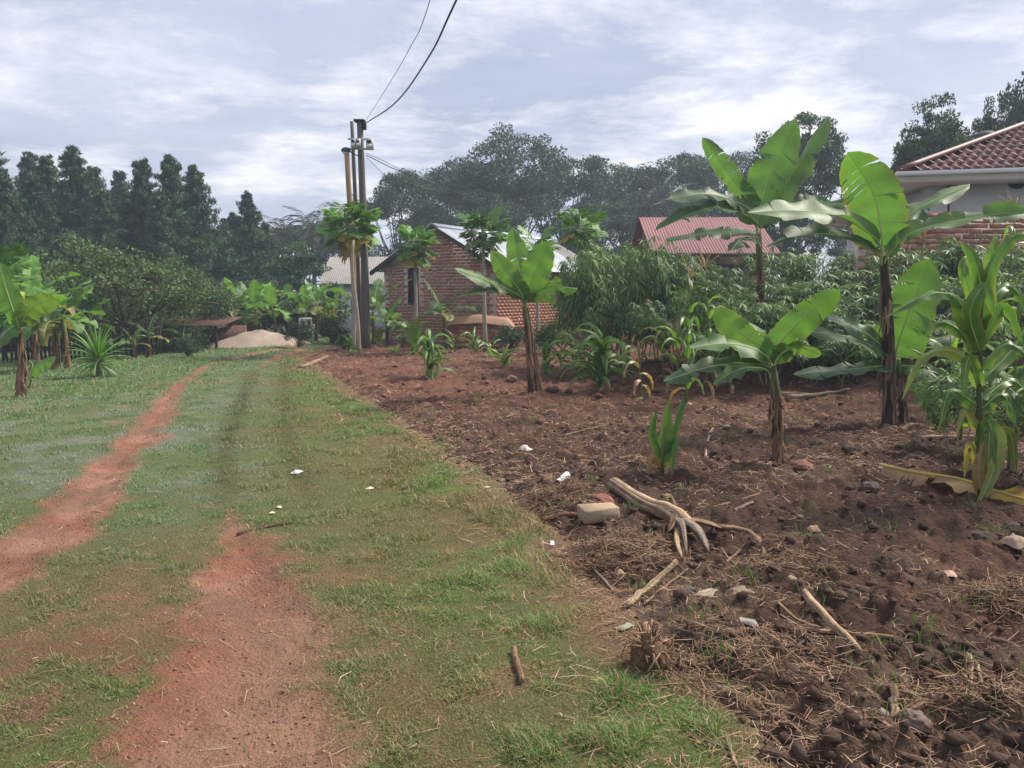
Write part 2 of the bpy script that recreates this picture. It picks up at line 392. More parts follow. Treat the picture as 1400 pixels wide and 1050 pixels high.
def grid_faces(nr, na):
    i = np.arange(nr - 1)[:, None] * na + np.arange(na - 1)[None, :]
    return np.stack([i, i + 1, i + na + 1, i + na], -1).reshape(-1, 4)
GFc = grid_faces(nr, na)[:, ::-1]
soff, toff = soil_off(gx, gy, gf), track_off(gx, gy, gf)
gcol = ground_col(gx, gy, gf)
ctr = np.array([[0, 0, float(gz[:na].mean())]])
cap = [(j, j + 1, len(gx)) for j in range(na - 1)]
# deep inside the plot the lawn sheet sinks so that it never shows through the clods
gz_l = gz - .10 * sstep(.25, .6, gf['g'])
me = mesh_np('ground', np.vstack([np.stack([gx, gy, gz_l], 1), ctr]), [tuple(q) for q in GFc.tolist()] + cap, col=np.vstack([gcol, gcol[:1]]), smooth=True)
g_obj = link('ground', me, m_ground, kind='structure')
tag(g_obj, 'short lawn and worn earth running from the track to the trees', 'ground')

def sub_sheet(name, z, keepv, col, mat):
    k = keepv[GFc].any(1); fc = GFc[k]; used = np.unique(fc); remap = np.full(len(gx), -1); remap[used] = np.arange(len(used))
    o = mk(name, np.stack([gx, gy, z], 1)[used], remap[fc], mat, kind='structure', col=col[used], smooth=True); return o
front = (np.abs(np.arctan2(gx, gy)) < R(62)) & (np.hypot(gx, gy) < 47) & (np.hypot(gx, gy) > .6)
n_s = fbm(gx * .8, gy * .8, 101, 4); n_s2 = fbm(gx * 4, gy * 4, 102, 3)
SOIL_D, SOIL_R = np.array([.084, .048, .035]), np.array([.175, .082, .056])
scol = mixc(np.tile(SOIL_D, (len(gx), 1)), SOIL_R, np.clip(sstep(7, 15, gy) * .85 + .3 * sstep(.5, .7, n_s), 0, 1))
scol = mixc(scol, [.20, .145, .095], sstep(1.1, .1, gf['g']) * sstep(.38, .6, n_s2) * .7 * sstep(9, 4, gy))
scol = mixc(scol, [.048, .032, .025], sstep(.48, .68, n_s2) * .55)
scol = mixc(scol, [.16, .105, .078], sstep(.56, .74, fbm(gx * 1.7, gy * 1.7, 103, 4)) * .5)
so = sub_sheet('garden_soil', gz + soff, front & (soff > 0.0), scol, m_soil)
tag(so, 'dark tilled soil of the banana and maize plot', 'soil')
tcol = track_col(gx, gy)
for key, lab in (('t1', 'narrow red dirt wheel rut curving through the grass beside the bananas'), ('t2', 'wide worn red dirt wheel rut between the lawn and the tilled plot')):
    z = gz + np.clip(gf[key] * .06, -.03, .005) + .012 * (fbm(gx * 9, gy * 9, 61, 3) - .5)
    sel = front & (gf[key] > -.02) & (gf['g'] < .15)
    o = sub_sheet('dirt_track', z, sel, tcol, m_track); tag(o, lab, 'dirt track')

# ------------------------------------------------------------------ grass (nobody could count it)
rng = np.random.default_rng(7)
def scatter_polar(n, r0, r1, ang=41):
    r = np.exp(rng.uniform(math.log(r0), math.log(r1), n)); a = R(1) * rng.uniform(-ang, ang + 3, n)
    return r * np.sin(a), r * np.cos(a)
def blades(x, y, z, h, w, lean, az, col, bend=.6):
    """bent blades of three triangles each"""
    n = len(x); dx, dy = np.cos(az), np.sin(az); B = np.stack([x, y, z], 1)
    D = np.stack([dx, dy, np.zeros(n)], 1); S = np.stack([-dy, dx, np.zeros(n)], 1); U = np.array([0, 0, 1.0])
    mid = B + D * (h * np.sin(lean) * .5)[:, None] + U * (h * np.cos(lean) * .62)[:, None]
    tip = B + D * (h * np.sin(lean) * (1 + bend * .3))[:, None] + U * (h * np.cos(lean) * (1 - bend * .15))[:, None]
    W = S * w[:, None]
    V = np.stack([B - W * .5, B + W * .5, mid + W * .42, mid - W * .42, tip], 1).reshape(-1, 3)
    i = np.arange(n)[:, None] * 5
    q = np.hstack([i, i + 1, i + 2]); q2 = np.hstack([i, i + 2, i + 3]); q3 = np.hstack([i + 3, i + 2, i + 4])
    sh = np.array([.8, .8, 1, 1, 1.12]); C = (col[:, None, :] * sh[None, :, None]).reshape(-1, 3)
    return V, np.vstack([q, q2, q3]), C
x, y = scatter_polar(640000, 2.1, 34)
f = fields(x, y); b = bare_mask(x, y, f)
clump = fbm(x * 5, y * 5, 121, 3)
nt_ = sstep(7.5, 4, y)
p = (1 - b) ** 1.1 * (.45 - .10 * nt_ + (.55 + .10 * nt_) * sstep(.36 + .05 * nt_, .58 - .02 * nt_, clump)) * np.where(f['g'] > .02, 0.0, 1.0)
p = np.maximum(p, .05 * (f['g'] < .05)); p *= 1 - .93 * sstep(-.06, .10, np.maximum(f['t1'], f['t2']))
p = np.maximum(p, .42 * (f['g'] < 0) * sstep(.0, -.2, np.maximum(f['t1'], f['t2'])) * sstep(.32, .5, clump))
p = np.maximum(p, .8 * sstep(.47, .60, clump) * sstep(5.0, 2.6, y) * sstep(-.25, -.75, x) * sstep(.02, -.1, np.maximum(f['t1'], f['t2'])))
p *= np.where(y > 31, 0, 1)
k = rng.random(len(x)) < p * .9; x, y = x[k], y[k]; f = {q: v[k] for q, v in f.items()}; clump = clump[k]
r = np.hypot(x, y); n = len(x)
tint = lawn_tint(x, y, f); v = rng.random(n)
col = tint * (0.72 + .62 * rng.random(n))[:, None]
dryness = .10 + .45 * b[k] + .16 * sstep(0, .5, f['s2']) * sstep(13, 5, y)
col = np.where((v < dryness)[:, None], np.array([.36, .27, .14]) * (.6 + .6 * rng.random(n))[:, None], col)
lush = sstep(-1.0, -.2, f['g']) * sstep(.5, .62, clump) + sstep(-4.5, -7, x) * sstep(9, 12, y)
h = (.011 + .018 * rng.random(n)) * (.7 + 1.3 * sstep(.45, .7, clump)) * (1 + np.clip(lush, 0, 1) * .9) * (1 + .012 * r)
w = .0032 * np.maximum(1, r / 4.2) * (.7 + .6 * rng.random(n))
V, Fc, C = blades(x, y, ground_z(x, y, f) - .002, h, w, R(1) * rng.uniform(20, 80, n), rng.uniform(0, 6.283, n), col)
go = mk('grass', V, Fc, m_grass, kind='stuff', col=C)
tag(go, 'short patchy lawn grass growing along the wheel ruts', 'grass')
# small green weeds in the plot
cx_, cy_ = [], []
for i in range(210):
    a, bq = scatter_polar(1, 3.0, 16); cx_.append(a[0]); cy_.append(bq[0])
cx_, cy_ = np.array(cx_), np.array(cy_); ff = fields(cx_, cy_); kk = ff['g'] > .05; cx_, cy_ = cx_[kk], cy_[kk]
m = rng.integers(8, 34, len(cx_)); x = np.repeat(cx_, m) + rng.normal(0, .05, m.sum()); y = np.repeat(cy_, m) + rng.normal(0, .05, m.sum())
n = len(x); col = np.array([.10, .19, .04]) * (.7 + .7 * rng.random(n))[:, None]
V, Fc, C = blades(x, y, surf(x, y) - .005, .04 + .07 * rng.random(n), .004 * np.maximum(1, np.hypot(x, y) / 6), R(1) * rng.uniform(5, 55, n), rng.uniform(0, 6.28, n), col)
wo = mk('weeds', V, Fc, m_grass, kind='stuff', col=C); tag(wo, 'thin green weed sprouts scattered over the tilled soil', 'weeds')

# ------------------------------------------------------------------ straw litter and clods on the plot
def straws(x, y, L, w, az, tilt, col, lift):
    n = len(x); z = surf(x, y) + lift
    D = np.stack([np.cos(az) * np.cos(tilt), np.sin(az) * np.cos(tilt), np.sin(tilt)], 1); S = unit(np.cross(D, [0, 0, 1.0])); U = np.cross(S, D)
    B = np.stack([x, y, z], 1); cv = rng.normal(0, .12, n)[:, None] * L[:, None]
    a, m_, c = B - D * (L / 2)[:, None], B + S * cv + U * (np.abs(cv) * .5), B + D * (L / 2)[:, None]
    W = S * (w / 2)[:, None]; Uw = U * (w * .4)[:, None]
    V = np.stack([a - W, a + W, m_ - W, m_ + W, m_ + Uw, c, c + Uw], 1).reshape(-1, 3)
    i = np.arange(n)[:, None] * 7
    Fc = np.vstack([np.hstack([i, i + 1, i + 4]), np.hstack([i + 1, i + 3, i + 4]), np.hstack([i, i + 4, i + 2]), np.hstack([i + 3, i + 5, i + 4]), np.hstack([i + 2, i + 4, i + 5])])
    return V, Fc, np.repeat(col, 7, 0)
x, y = scatter_polar(215000, 2.4, 26)
f = fields(x, y); cl = fbm(x * 1.1, y * 1.1, 131, 4)
p = np.where(f['g'] > -.05, sstep(.38, .62, cl) * (.09 + .55 * sstep(4.5, 8, y)) + .02 + .14 * sstep(5, 8, y) + .26 * sstep(1.0, .15, f['g']), np.where(f['g'] > -.6, .12, .02))
p *= np.where(y > 6, 1.0, .9)
k = rng.random(len(x)) < p; x, y = x[k], y[k]; n = len(x); r = np.hypot(x, y)
pal = np.array([[.40, .27, .17], [.28, .18, .11], [.17, .095, .065], [.33, .19, .125], [.48, .38, .27], [.20, .10, .07]])
col = pal[rng.choice(6, n, p=[.16, .22, .25, .2, .06, .11])] * (.65 + .6 * rng.random(n))[:, None]
far = sstep(6, 13, y)[:, None]; col = col * (1 - far * np.array([.05, .22, .25]))
V, Fc, C = straws(x, y, (.03 + .13 * rng.random(n) ** 2.2) * np.maximum(1, r / 11), .0024 * np.maximum(1, r / 3.8) * (.5 + rng.random(n)), rng.uniform(0, 6.28, n), rng.normal(0, .28, n), col, .004 + .012 * rng.random(n))
lo = mk('straw_litter', V, Fc, m_straw, kind='stuff', col=C); tag(lo, 'dry brown straw and grass litter strewn over the soil', 'straw')
# clods
def ico(sub=1):
    t = (1 + 5 ** .5) / 2
    V = [(-1,t,0),(1,t,0),(-1,-t,0),(1,-t,0),(0,-1,t),(0,1,t),(0,-1,-t),(0,1,-t),(t,0,-1),(t,0,1),(-t,0,-1),(-t,0,1)]
    Fc = [(0,11,5),(0,5,1),(0,1,7),(0,7,10),(0,10,11),(1,5,9),(5,11,4),(11,10,2),(10,7,6),(7,1,8),(3,9,4),(3,4,2),(3,2,6),(3,6,8),(3,8,9),(4,9,5),(2,4,11),(6,2,10),(8,6,7),(9,8,1)]
    V = [tuple(unit(np.array(q))) for q in V]
    for _ in range(sub):
        c = {}; nf = []
        def md(a, b_):
            k_ = (min(a, b_), max(a, b_))
            if k_ not in c: c[k_] = len(V); V.append(tuple(unit((np.array(V[a]) + np.array(V[b_])) / 2)))
            return c[k_]
        for a, b_, d in Fc:
            p1, p2, p3 = md(a, b_), md(b_, d), md(d, a); nf += [(a, p1, p3), (b_, p2, p1), (d, p3, p2), (p1, p2, p3)]
        Fc = nf
    return np.array(V), np.array(Fc)
IV0, IF0 = ico(0); IV1, IF1 = ico(1); IV2, IF2 = ico(2); IV3, IF3 = ico(3)
def lump(IV, seed, amp=.35, sc=1.6):
    g_ = np.random.default_rng(seed); o = g_.uniform(0, 50, 3)
    d = fbm(IV[:, 0] * sc + o[0] + IV[:, 2] * .7 * sc, IV[:, 1] * sc + o[1] - IV[:, 2] * sc, seed, 3) - .5
    return IV * (1 + amp * 2 * d)[:, None]
x, y = scatter_polar(13000, 2.6, 20); f = fields(x, y)
k = (f['g'] > .1) & (rng.random(len(x)) < .25 + .75 * sstep(.42, .62, fbm(x * 1.5, y * 1.5, 141, 3))); x, y = x[k], y[k]; n = len(x); r = np.hypot(x, y)
s = (.006 + .028 * rng.random(n) ** 3.2) * np.clip(r / 7, 1, 1.6)
z = surf(x, y) + s * .1
var = [lump(IV0, i, .75, 2.2) for i in range(12)]
vid = rng.integers(0, 12, n); VV = np.stack(var)[vid]
sq = np.stack([rng.uniform(.8, 1.4, n), rng.uniform(.8, 1.4, n), rng.uniform(.55, .9, n)], 1)
V = (VV * sq[:, None, :] * s[:, None, None] + np.stack([x, y, z], 1)[:, None, :]).reshape(-1, 3)
Fc = (IF0[None] + (np.arange(n) * 12)[:, None, None]).reshape(-1, 3)
cc = mixc(np.tile([.078, .050, .038], (n, 1)), [.17, .084, .060], sstep(6, 13, y)) * (.8 + .5 * rng.random(n))[:, None]
cc = np.where((rng.random(n) < .02)[:, None], np.array([.26, .2, .16]), cc)
co = mk('soil_clods', V, Fc, m_clod, kind='stuff', col=np.repeat(cc, 12, 0)); tag(co, 'loose lumps of dark earth over the tilled plot', 'soil clods')

# grit on the ruts and worn lawn
x, y = scatter_polar(26000, 2.1, 14); f = fields(x, y); bb = bare_mask(x, y, f)
k = (f['g'] < .1) & (rng.random(len(x)) < bb * .9 + .03); x, y = x[k], y[k]; n = len(x); r = np.hypot(x, y)
s = (.0018 + .006 * rng.random(n) ** 5) * np.maximum(1, r / 5); z = surf(x, y) + s * .2
V = (np.stack(var)[rng.integers(0, 12, n)] * np.array([1.2, 1, .7]) * s[:, None, None] + np.stack([x, y, z], 1)[:, None, :]).reshape(-1, 3)
Fc = (IF0[None] + (np.arange(n) * 12)[:, None, None]).reshape(-1, 3)
pal = np.array([[.28, .14, .09], [.20, .10, .07], [.34, .21, .15], [.24, .125, .085]])
grit = mk('grit', V, Fc, m_clod, kind='stuff', col=np.repeat(pal[rng.integers(0, 4, n)] * (.6 + .7 * rng.random(n))[:, None], 12, 0)); tag(grit, 'fine grit and crumbs of earth along the worn ruts', 'gravel')
# ------------------------------------------------------------------ plant builders
def leaf_blade(P, lat, W, fold=.35, t0=.1, tears=3, wave=.05, droop=.08, shape='banana', seed=0, nm=4, c0=(.09, .21, .036), c1=None, n=26, stripe=.0):
    """a leaf along the midrib P: two half blades, split into segments at the tears"""
    g = np.random.default_rng(seed); P = spline(P, n); lat = unit(np.array([np.interp(np.linspace(0, 1, n), np.linspace(0, 1, len(lat)), lat[:, i]) for i in range(3)]).T)
    T = unit(np.gradient(P, axis=0)); lat = unit(lat - T * (lat * T).sum(1)[:, None]); N = np.cross(lat, T)
    N = np.where((N[:, 2:3] < 0) & (np.abs(N[:, 2:3]) > .15), N, N)
    ts = np.linspace(0, 1, n); i0 = int(round(t0 * (n - 1)))
    u = np.clip((ts - t0) / (1 - t0), 0, 1)
    if shape == 'banana': prof = np.clip(1 - np.abs(2 * u ** .88 - 1) ** 3.3, 0, 1) ** .55
    elif shape == 'strap': prof = np.minimum(1, (u * 7 + .25)) ** .6 * np.clip(1 - u ** 2.2, 0, 1) ** .8
    else: prof = np.sin(np.pi * u ** .8) ** .8
    prof = np.maximum(prof * (1 + g.normal(0, .045 if shape == 'banana' else .02, n)), .015)
    V, Fc, UV, C = [], [], [], []
    c0 = np.array(c0); c1 = c0 if c1 is None else np.array(c1)
    ph = g.uniform(0, 6.28)
    for side in (-1, 1):
        cuts = sorted(set([i0, n - 1] + [int(q) for q in g.integers(i0 + 3, n - 6, tears)])) if tears else [i0, n - 1]
        for a, b in zip(cuts[:-1], cuts[1:]):
            df = g.normal(0, .17) if len(cuts) > 2 else 0; gap = .5 if len(cuts) > 2 else 0; st = len(V)
            rows = range(a, b + 1)
            for i in rows:
                w = W * .5 * prof[i]
                for j in range(nm + 1):
                    s = j / nm; fo = fold + df * s
                    sh = 0
                    if gap and i == a and a != i0: sh = .42 * g.uniform(.2, 1) * s ** 1.5 * g.uniform(.3, 1)
                    if gap and i == b and b != n - 1: sh = -.42 * g.uniform(.2, 1) * s ** 1.5 * g.uniform(.3, 1)
                    step = np.linalg.norm(P[min(i + 1, n - 1)] - P[max(i - 1, 0)]) / 2
                    wv = wave * W * s ** 1.6 * math.sin(ts[i] * 21 + ph + side * 1.3 + 1.7 * math.sin(ts[i] * 9))
                    p_ = P[i] + lat[i] * side * w * s * math.cos(fo) + N[i] * (w * s * math.sin(fo) + wv * prof[i]) + T[i] * (sh * step * 1.4 - .10 * w * s) - np.array([0, 0, 1]) * droop * w * s * s * 2
                    V.append(p_); UV.append((ts[i] * 3, .5 + side * s * .5))
                    k = np.clip((s - .86) * 7, 0, 1) * g.uniform(.2, 1) * (.75 if c1 is not c0 else .35)
                    cc = c0 * (1 + .10 * math.sin(ts[i] * 40)) * (1.06 - .1 * s); edge = c1 if c1 is not c0 else np.array([.22, .20, .05]); C.append(cc * (1 - k) + edge * k)
            m = nm + 1
            for q in range(b - a):
                for j in range(nm):
                    A = st + q * m + j; fc = (A, A + 1, A + m + 1, A + m); Fc.append(fc if side > 0 else fc[::-1])
    return np.array(V), Fc, np.array(UV), np.array(C), P
def leaf_obj(parent, P, lat, W, org, mat=m_banana, name='leaf', rib=.016, rcol=None, **k):
    V, Fc, UV, C, PP = leaf_blade(np.asarray(P) - org, lat, W, **k)
    o = mk(name, V, Fc, mat, parent, col=C, uv=UV, smooth=True)
    if rib:
        n = len(PP); rad = rib * (1 - .82 * np.linspace(0, 1, n))
        A, B = tube(PP[::2] if n % 2 else np.vstack([PP[::2], PP[-1:]]), rad[::2] if n % 2 else np.append(rad[::2], rad[-1]), 5)
        mk('midrib', A, B, rcol or m_rib, o, smooth=True)
    return o
def px_leaf(pts, D, roll, W_px):
    if abs(roll) >= 30: roll = -roll
    """midrib from pixels (u, v, depth offset); the blade is turned by roll from facing the lens"""
    P = np.array([at(u, v, D + d) for u, v, d in pts]); PP = spline(P, 12)
    T = unit(np.gradient(PP, axis=0)); Vw = unit(PP - np.array([0, 0, CAM_H])); L0 = unit(np.cross(T, Vw)); N0 = np.cross(L0, T)
    lat = L0 * math.cos(R(roll)) + N0 * math.sin(R(roll))
    return P, lat, W_px / F * D
def arc_pts(o, az, el, L, bend, n=7, power=1.2):
    P = [np.array(o, float)]; st = L / (n - 1)
    for i in range(n - 1):
        e = el - bend * ((i + .5) / (n - 1)) ** power
        P.append(P[-1] + st * np.array([math.cos(az) * math.cos(e), math.sin(az) * math.cos(e), math.sin(e)]))
    return np.array(P)
def pseudostem(parent, P, r0, r1, seed, dark=.0, green=.35, dry=20):
    g = np.random.default_rng(seed); n = 26; PP = spline(P, n); t = np.linspace(0, 1, n); k_ = 20
    rad = (r0 * (1 - t) + r1 * t) * (1 + .06 * np.array([math.sin(9 * q + seed) for q in t]) + g.normal(0, .02, n)); rad[0] *= 1.22; rad[1] *= 1.1
    brown, dk, gr = np.array([.23, .135, .075]), np.array([.045, .030, .024]), np.array([.14, .20, .065])
    V, Fc, C = gtube(PP, rad, k_, seed, .09, 1.0, (1, 1, 1)); ring = np.repeat(np.arange(n), k_)
    lap = fbm(np.tile(np.arange(k_), n) * .35 + seed, ring * .22, seed + 4, 3)                 # overlapping sheaths, some blackened
    dmix = np.clip(dark + 1.1 * sstep(.52, .66, lap) * (1 - dark), 0, 1)[:, None]
    base_ = brown * (1 - dmix) + dk * dmix; kk = np.clip((t[ring] - (1 - green)) / .25 + (lap - .5) * .8, 0, 1)[:, None]
    mk('pseudostem', V, Fc, m_pseudo, parent, col=(base_ * (1 - kk) + gr * kk) * C, smooth=True)
    b = MB()
    for i in range(dry * 2):                                        # dry sheath strips hanging on the stem
        h = g.uniform(.12, .95 - green * .6); a = g.uniform(0, 6.28); q = PP[int(h * (n - 1))]; rr_ = (r0 * (1 - h) + r1 * h) * 1.05
        d = np.array([math.cos(a), math.sin(a), 0]); s_ = np.array([-d[1], d[0], 0]) * r0 * g.uniform(.06, .30); L = g.uniform(.10, .40); tw = np.array([-d[1], d[0], 0]) * g.normal(0, .03)
        w0 = q + d * rr_ * .92; w1 = q + d * (rr_ + g.uniform(.004, .03)) + tw * .4 + np.array([0, 0, -L * .45]); w2 = q + d * (rr_ + g.uniform(.0, .06)) + tw + np.array([0, 0, -L * .8]); w3 = w2 + tw + d * g.normal(0, .02) + np.array([0, 0, -L * .25])
        c = np.array([.27, .165, .095]) * g.uniform(.25, 1.15)
        b.add([w0 - s_ * .6, w0 + s_ * .6, w1 + s_, w1 - s_, w2 + s_ * .8, w2 - s_ * .6, w3], ((0, 1, 2, 3), (3, 2, 4, 5), (5, 4, 6)), c)
    if dry: b.build('dry_sheath', m_straw, parent, kind='stuff')
GB, GL, GD = (.088, .180, .050), (.115, .245, .048), (.062, .130, .050)
def banana_px(u, v, piv, leaves, label, r0, r1, D=None, stem2=None, dark=0., green=.35, seed=0, group='banana plants', rib=.014):
    b0 = base(u, v) if D is None else base_at(u, D); D = b0[1]; org = b0 - np.array([0, 0, .03])
    t = thing('banana_plant', org, label, 'banana plant', group)
    top = at(piv[0], piv[1], D)
    r0 *= .74; r1 *= .7
    pseudostem(t, np.array([org, org * .45 + top * .55 + np.array([.02, 0, 0]), top]) - org, r0, r1, seed, dark, green)
    if stem2: pseudostem(t, np.array([org + [stem2, .05, 0], (org + top) / 2 + [stem2 * .8, .06, 0], top + [stem2 * .3, .08, -.1]]) - org, r0 * .9, r1, seed + 5, dark, green)
    for i, L in enumerate(leaves):
        pts, Wp, roll = L[0], L[1], L[2]; kw = dict(L[3]) if len(L) > 3 else {}
        P, lat, W = px_leaf(pts, D, roll, Wp)
        P = np.vstack([[top + (P[0] - top) * .1 - np.array([0, 0, .12])], P]) if kw.pop('root', True) else P
        lat = np.vstack([lat[:1], lat]); kw.setdefault('t0', .24); kw.setdefault('c0', GB)
        kw['tears'] = int(kw.get('tears', 3) * 2.4) if abs(roll) >= 30 else kw.get('tears', 2) + 4
        kw.setdefault('wave', .08 if abs(roll) >= 30 else .05); kw.setdefault('c1', (.26, .19, .06) if (seed + i) % 3 == 0 else None)
        leaf_obj(t, P, lat, W * (.86 if abs(roll) >= 30 else .94), org, seed=seed * 31 + i, rib=rib, n=44, **kw)
    return t
def banana_gen(pos, h, nl, L, W, label, seed, r0=.09, dark=.2, group='banana plants', tear=4, c=GB, dry=8, els=(75, 15)):
    g = np.random.default_rng(seed); org = np.array(pos, float) - np.array([0, 0, .03]); t = thing('banana_plant', org, label, 'banana plant', group)
    top = np.array([g.normal(0, .04) * h, g.normal(0, .04) * h, h]); pseudostem(t, np.array([[0, 0, 0], top * .5 + [.01, .01, 0], top]), r0, r0 * .55, seed, dark, .4, dry)
    a0 = g.uniform(0, 6.28)
    for i in range(nl):
        k = i / max(1, nl - 1); az = a0 + i * 2.4 + g.normal(0, .2); el = R(els[0] + (els[1] - els[0]) * k + g.normal(0, 6)); ln = L * g.uniform(.8, 1.08) * (.75 + .25 * math.sin(math.pi * min(1, k + .25)))
        P = arc_pts(top - np.array([0, 0, .08 + .10 * k]), az, el, ln, R(35 + 60 * k + g.normal(0, 12)))
        lat = np.tile([-math.sin(az), math.cos(az), 0], (4, 1)) + np.array([0, 0, g.normal(0, .25)])
        cc = np.array(c) * g.uniform(.75, 1.3); c1 = None
        if k > .85 and g.random() < .5: cc, c1 = np.array([.20, .20, .05]), (.25, .13, .05)
        leaf_obj(t, P, lat, W * g.uniform(.85, 1.1), np.zeros(3), seed=seed * 17 + i, c0=tuple(cc), c1=c1, fold=g.uniform(-.35, .35) - .3 * k, wave=.07, tears=int(2 * tear * (.3 + k)), rib=.013, n=30, nm=3, t0=.22)
    return t
def maize_gen(pos, h, nl, L, W, label, seed, c=(.075, .19, .03), dry=2, tassel=False, group='maize plants', bend=(70, 150), spread=1.0, name='maize_plant'):
    g = np.random.default_rng(seed); org = np.array(pos, float) - np.array([0, 0, .02]); t = thing(name, org, label, 'maize plant', group)
    P = np.array([[0, 0, 0], [g.normal(0, .02), g.normal(0, .02), h * .5], [g.normal(0, .05), g.normal(0, .05), h]]); S = spline(P, 9)
    V, Fc = tube(S, np.linspace(.016, .007, 9), 6); b = MB().add(V, Fc, (.16, .22, .06)); b.build('stalk', m_strap, t, smooth=True)
    a0 = g.uniform(0, 6.28)
    for i in range(nl):
        k = (i + .5) / nl; q = S[int(np.clip(k * .92, 0, 1) * 8)]; az = a0 + (i % 2) * math.pi + g.normal(0, .45) * spread
        isdry = i < dry
        el = R(g.uniform(55, 80)) if not isdry else R(20); be = R(g.uniform(*bend)) if not isdry else R(130)
        PP = arc_pts(q, az, el, L * g.uniform(.75, 1.1) * (.7 if isdry else 1), be, 8, 1.0)
        lat = np.tile([-math.sin(az), math.cos(az), 0], (4, 1)) + np.array([0, 0, g.normal(0, .2)])
        cc = np.array(c) * g.uniform(.75, 1.35); 
        if isdry: cc = np.array([.34, .22, .10]) * g.uniform(.7, 1.1)
        leaf_obj(t, PP, lat, W * g.uniform(.8, 1.1), np.zeros(3), mat=m_strap, seed=seed * 13 + i, shape='strap', fold=.45, t0=0, tears=0, wave=.16, n=15, nm=2, c0=tuple(cc), c1=(.30, .26, .08), rib=0)
    if tassel:
        b = MB()
        for i in range(9):
            az = g.uniform(0, 6.28); A = arc_pts(S[-1], az, R(g.uniform(55, 88)), g.uniform(.2, .38), R(g.uniform(5, 50)), 5); b.tube(A, [.004, .006, .007, .006, .003], 4, col=(.38, .26, .13))
        b.build('tassel', m_straw, t)
    return t
# palmate leaves -------------------------------------------------
def palmate(lobes, rad, wid, sub, droop, seed, petiole=0.0, spread=300):
    """lobed leaf in its own frame: stalk comes from -X to the origin, blade spreads round the origin; returns verts, quads"""
    g = np.random.default_rng(seed); V, Fc = [], []
    def lobe(o, a, L, w, z0):
        d = np.array([math.cos(a), math.sin(a), 0]); s = np.array([-d[1], d[0], 0]); b = len(V)
        m1 = o + d * L * .5 + np.array([0, 0, -droop * L * .3]); tp = o + d * L + np.array([0, 0, -droop * L]); dn = np.array([0, 0, -w * .25])
        V.extend([o, m1 + s * w / 2 + dn, tp, m1 - s * w / 2 + dn, m1]); Fc.extend([(b, b + 4, b + 1), (b + 1, b + 4, b + 2), (b, b + 3, b + 4), (b + 4, b + 3, b + 2)]); return m1
    for i in range(lobes):
        a = R(-spread / 2 + spread * i / (lobes - 1)) + g.normal(0, .06); L = rad * (1 - .28 * abs(i / (lobes - 1) * 2 - 1)) * g.uniform(.9, 1.08)
        m1 = lobe(np.zeros(3), a, L, wid * L, 0)
        if sub:
            for sg in (-1, 1): lobe(m1 * .75, a + sg * .62, L * .5, wid * L * .55, 0); lobe(m1 * 1.15, a + sg * .5, L * .4, wid * L * .4, 0)
    if petiole:
        b = len(V); w = .012; V.extend([np.array(q) for q in ((-petiole, -w, 0), (-petiole, w, 0), (0, w, 0), (0, -w, 0), (-petiole, 0, w * 1.6), (0, 0, w * 1.6))]); Fc.extend([(b, b + 4, b + 5, b + 3), (b + 4, b + 1, b + 2, b + 5), (b, b + 3, b + 2, b + 1)])
    return np.array(V), Fc
PAPAYA = []
for sv_ in range(4):
    Vp, Fp = palmate(7, .40, .34, True, .32, sv_, petiole=.46); nv = len(Vp)
    for ci, cc in enumerate(((.105, .225, .045), (.13, .28, .05), (.075, .165, .042), (.42, .31, .045))):
        c = np.tile(cc, (nv, 1)); c[-6:] = (.20, .24, .09)
        me = mesh_np('leaf', Vp, Fp, col=c); me.materials.append(m_foliage); PAPAYA.append(me)
def papaya(u, v, D, vtop, label, seed, nl=24, sc=1.0, lean=(0, 0), fruit=True, yellow=3):
    g = np.random.default_rng(seed); b0 = base_at(u, D) if v is None else base(u, v); D = b0[1]
    top = at(u + lean[0], vtop, D); h = top[2] - b0[2] - .25 * sc; org = b0 - np.array([0, 0, .03])
    t = thing('papaya_tree', org, label, 'papaya tree', 'papaya trees'); dx = top[0] - org[0]
    P = np.array([[0, 0, 0], [dx * .3 + g.normal(0, .03), 0, h * .4], [dx * .8, .0, h * .8], [dx, 0, h]]); S = spline(P, 12)
    V, Fc = tube(S, np.linspace(.065, .035, 12) * (.85 + .15 * sc), 8); mk('trunk', V, Fc, m_palebark, t, smooth=True)
    for i in range(nl):
        k = i / (nl - 1); az = i * 2.4 + g.normal(0, .25); el = R(62 - 95 * k + g.normal(0, 8))
        me = PAPAYA[4 * g.integers(0, 4) + (3 if (k > .72 and g.random() < yellow / 8) else int(g.integers(0, 3)))]
        o = link('leaf', me, None, t); s = sc * g.uniform(.85, 1.12)
        d = Vector((math.cos(az) * math.cos(el), math.sin(az) * math.cos(el), math.sin(el)))
        st = Vector(S[-1]) - Vector((0, 0, .22 * k * sc)); q = Matrix.Rotation(az, 4, 'Z') @ Matrix.Rotation(-el + R(18), 4, 'Y') @ Matrix.Rotation(g.normal(0, .35), 4, 'X')
        o.matrix_local = Matrix.Translation(st) @ q @ Matrix.Scale(s, 4) @ Matrix.Translation((.47, 0, 0))
    if fruit:
        for i in range(6):
            a = i * 1.05; q = S[-2] + np.array([math.cos(a) * .08, math.sin(a) * .08, -.06 - .05 * (i % 3)]); V = IV1 * np.array([.05, .05, .085]) + q
            mk('fruit', V, IF1, m_fruit, t, smooth=True)
    return t
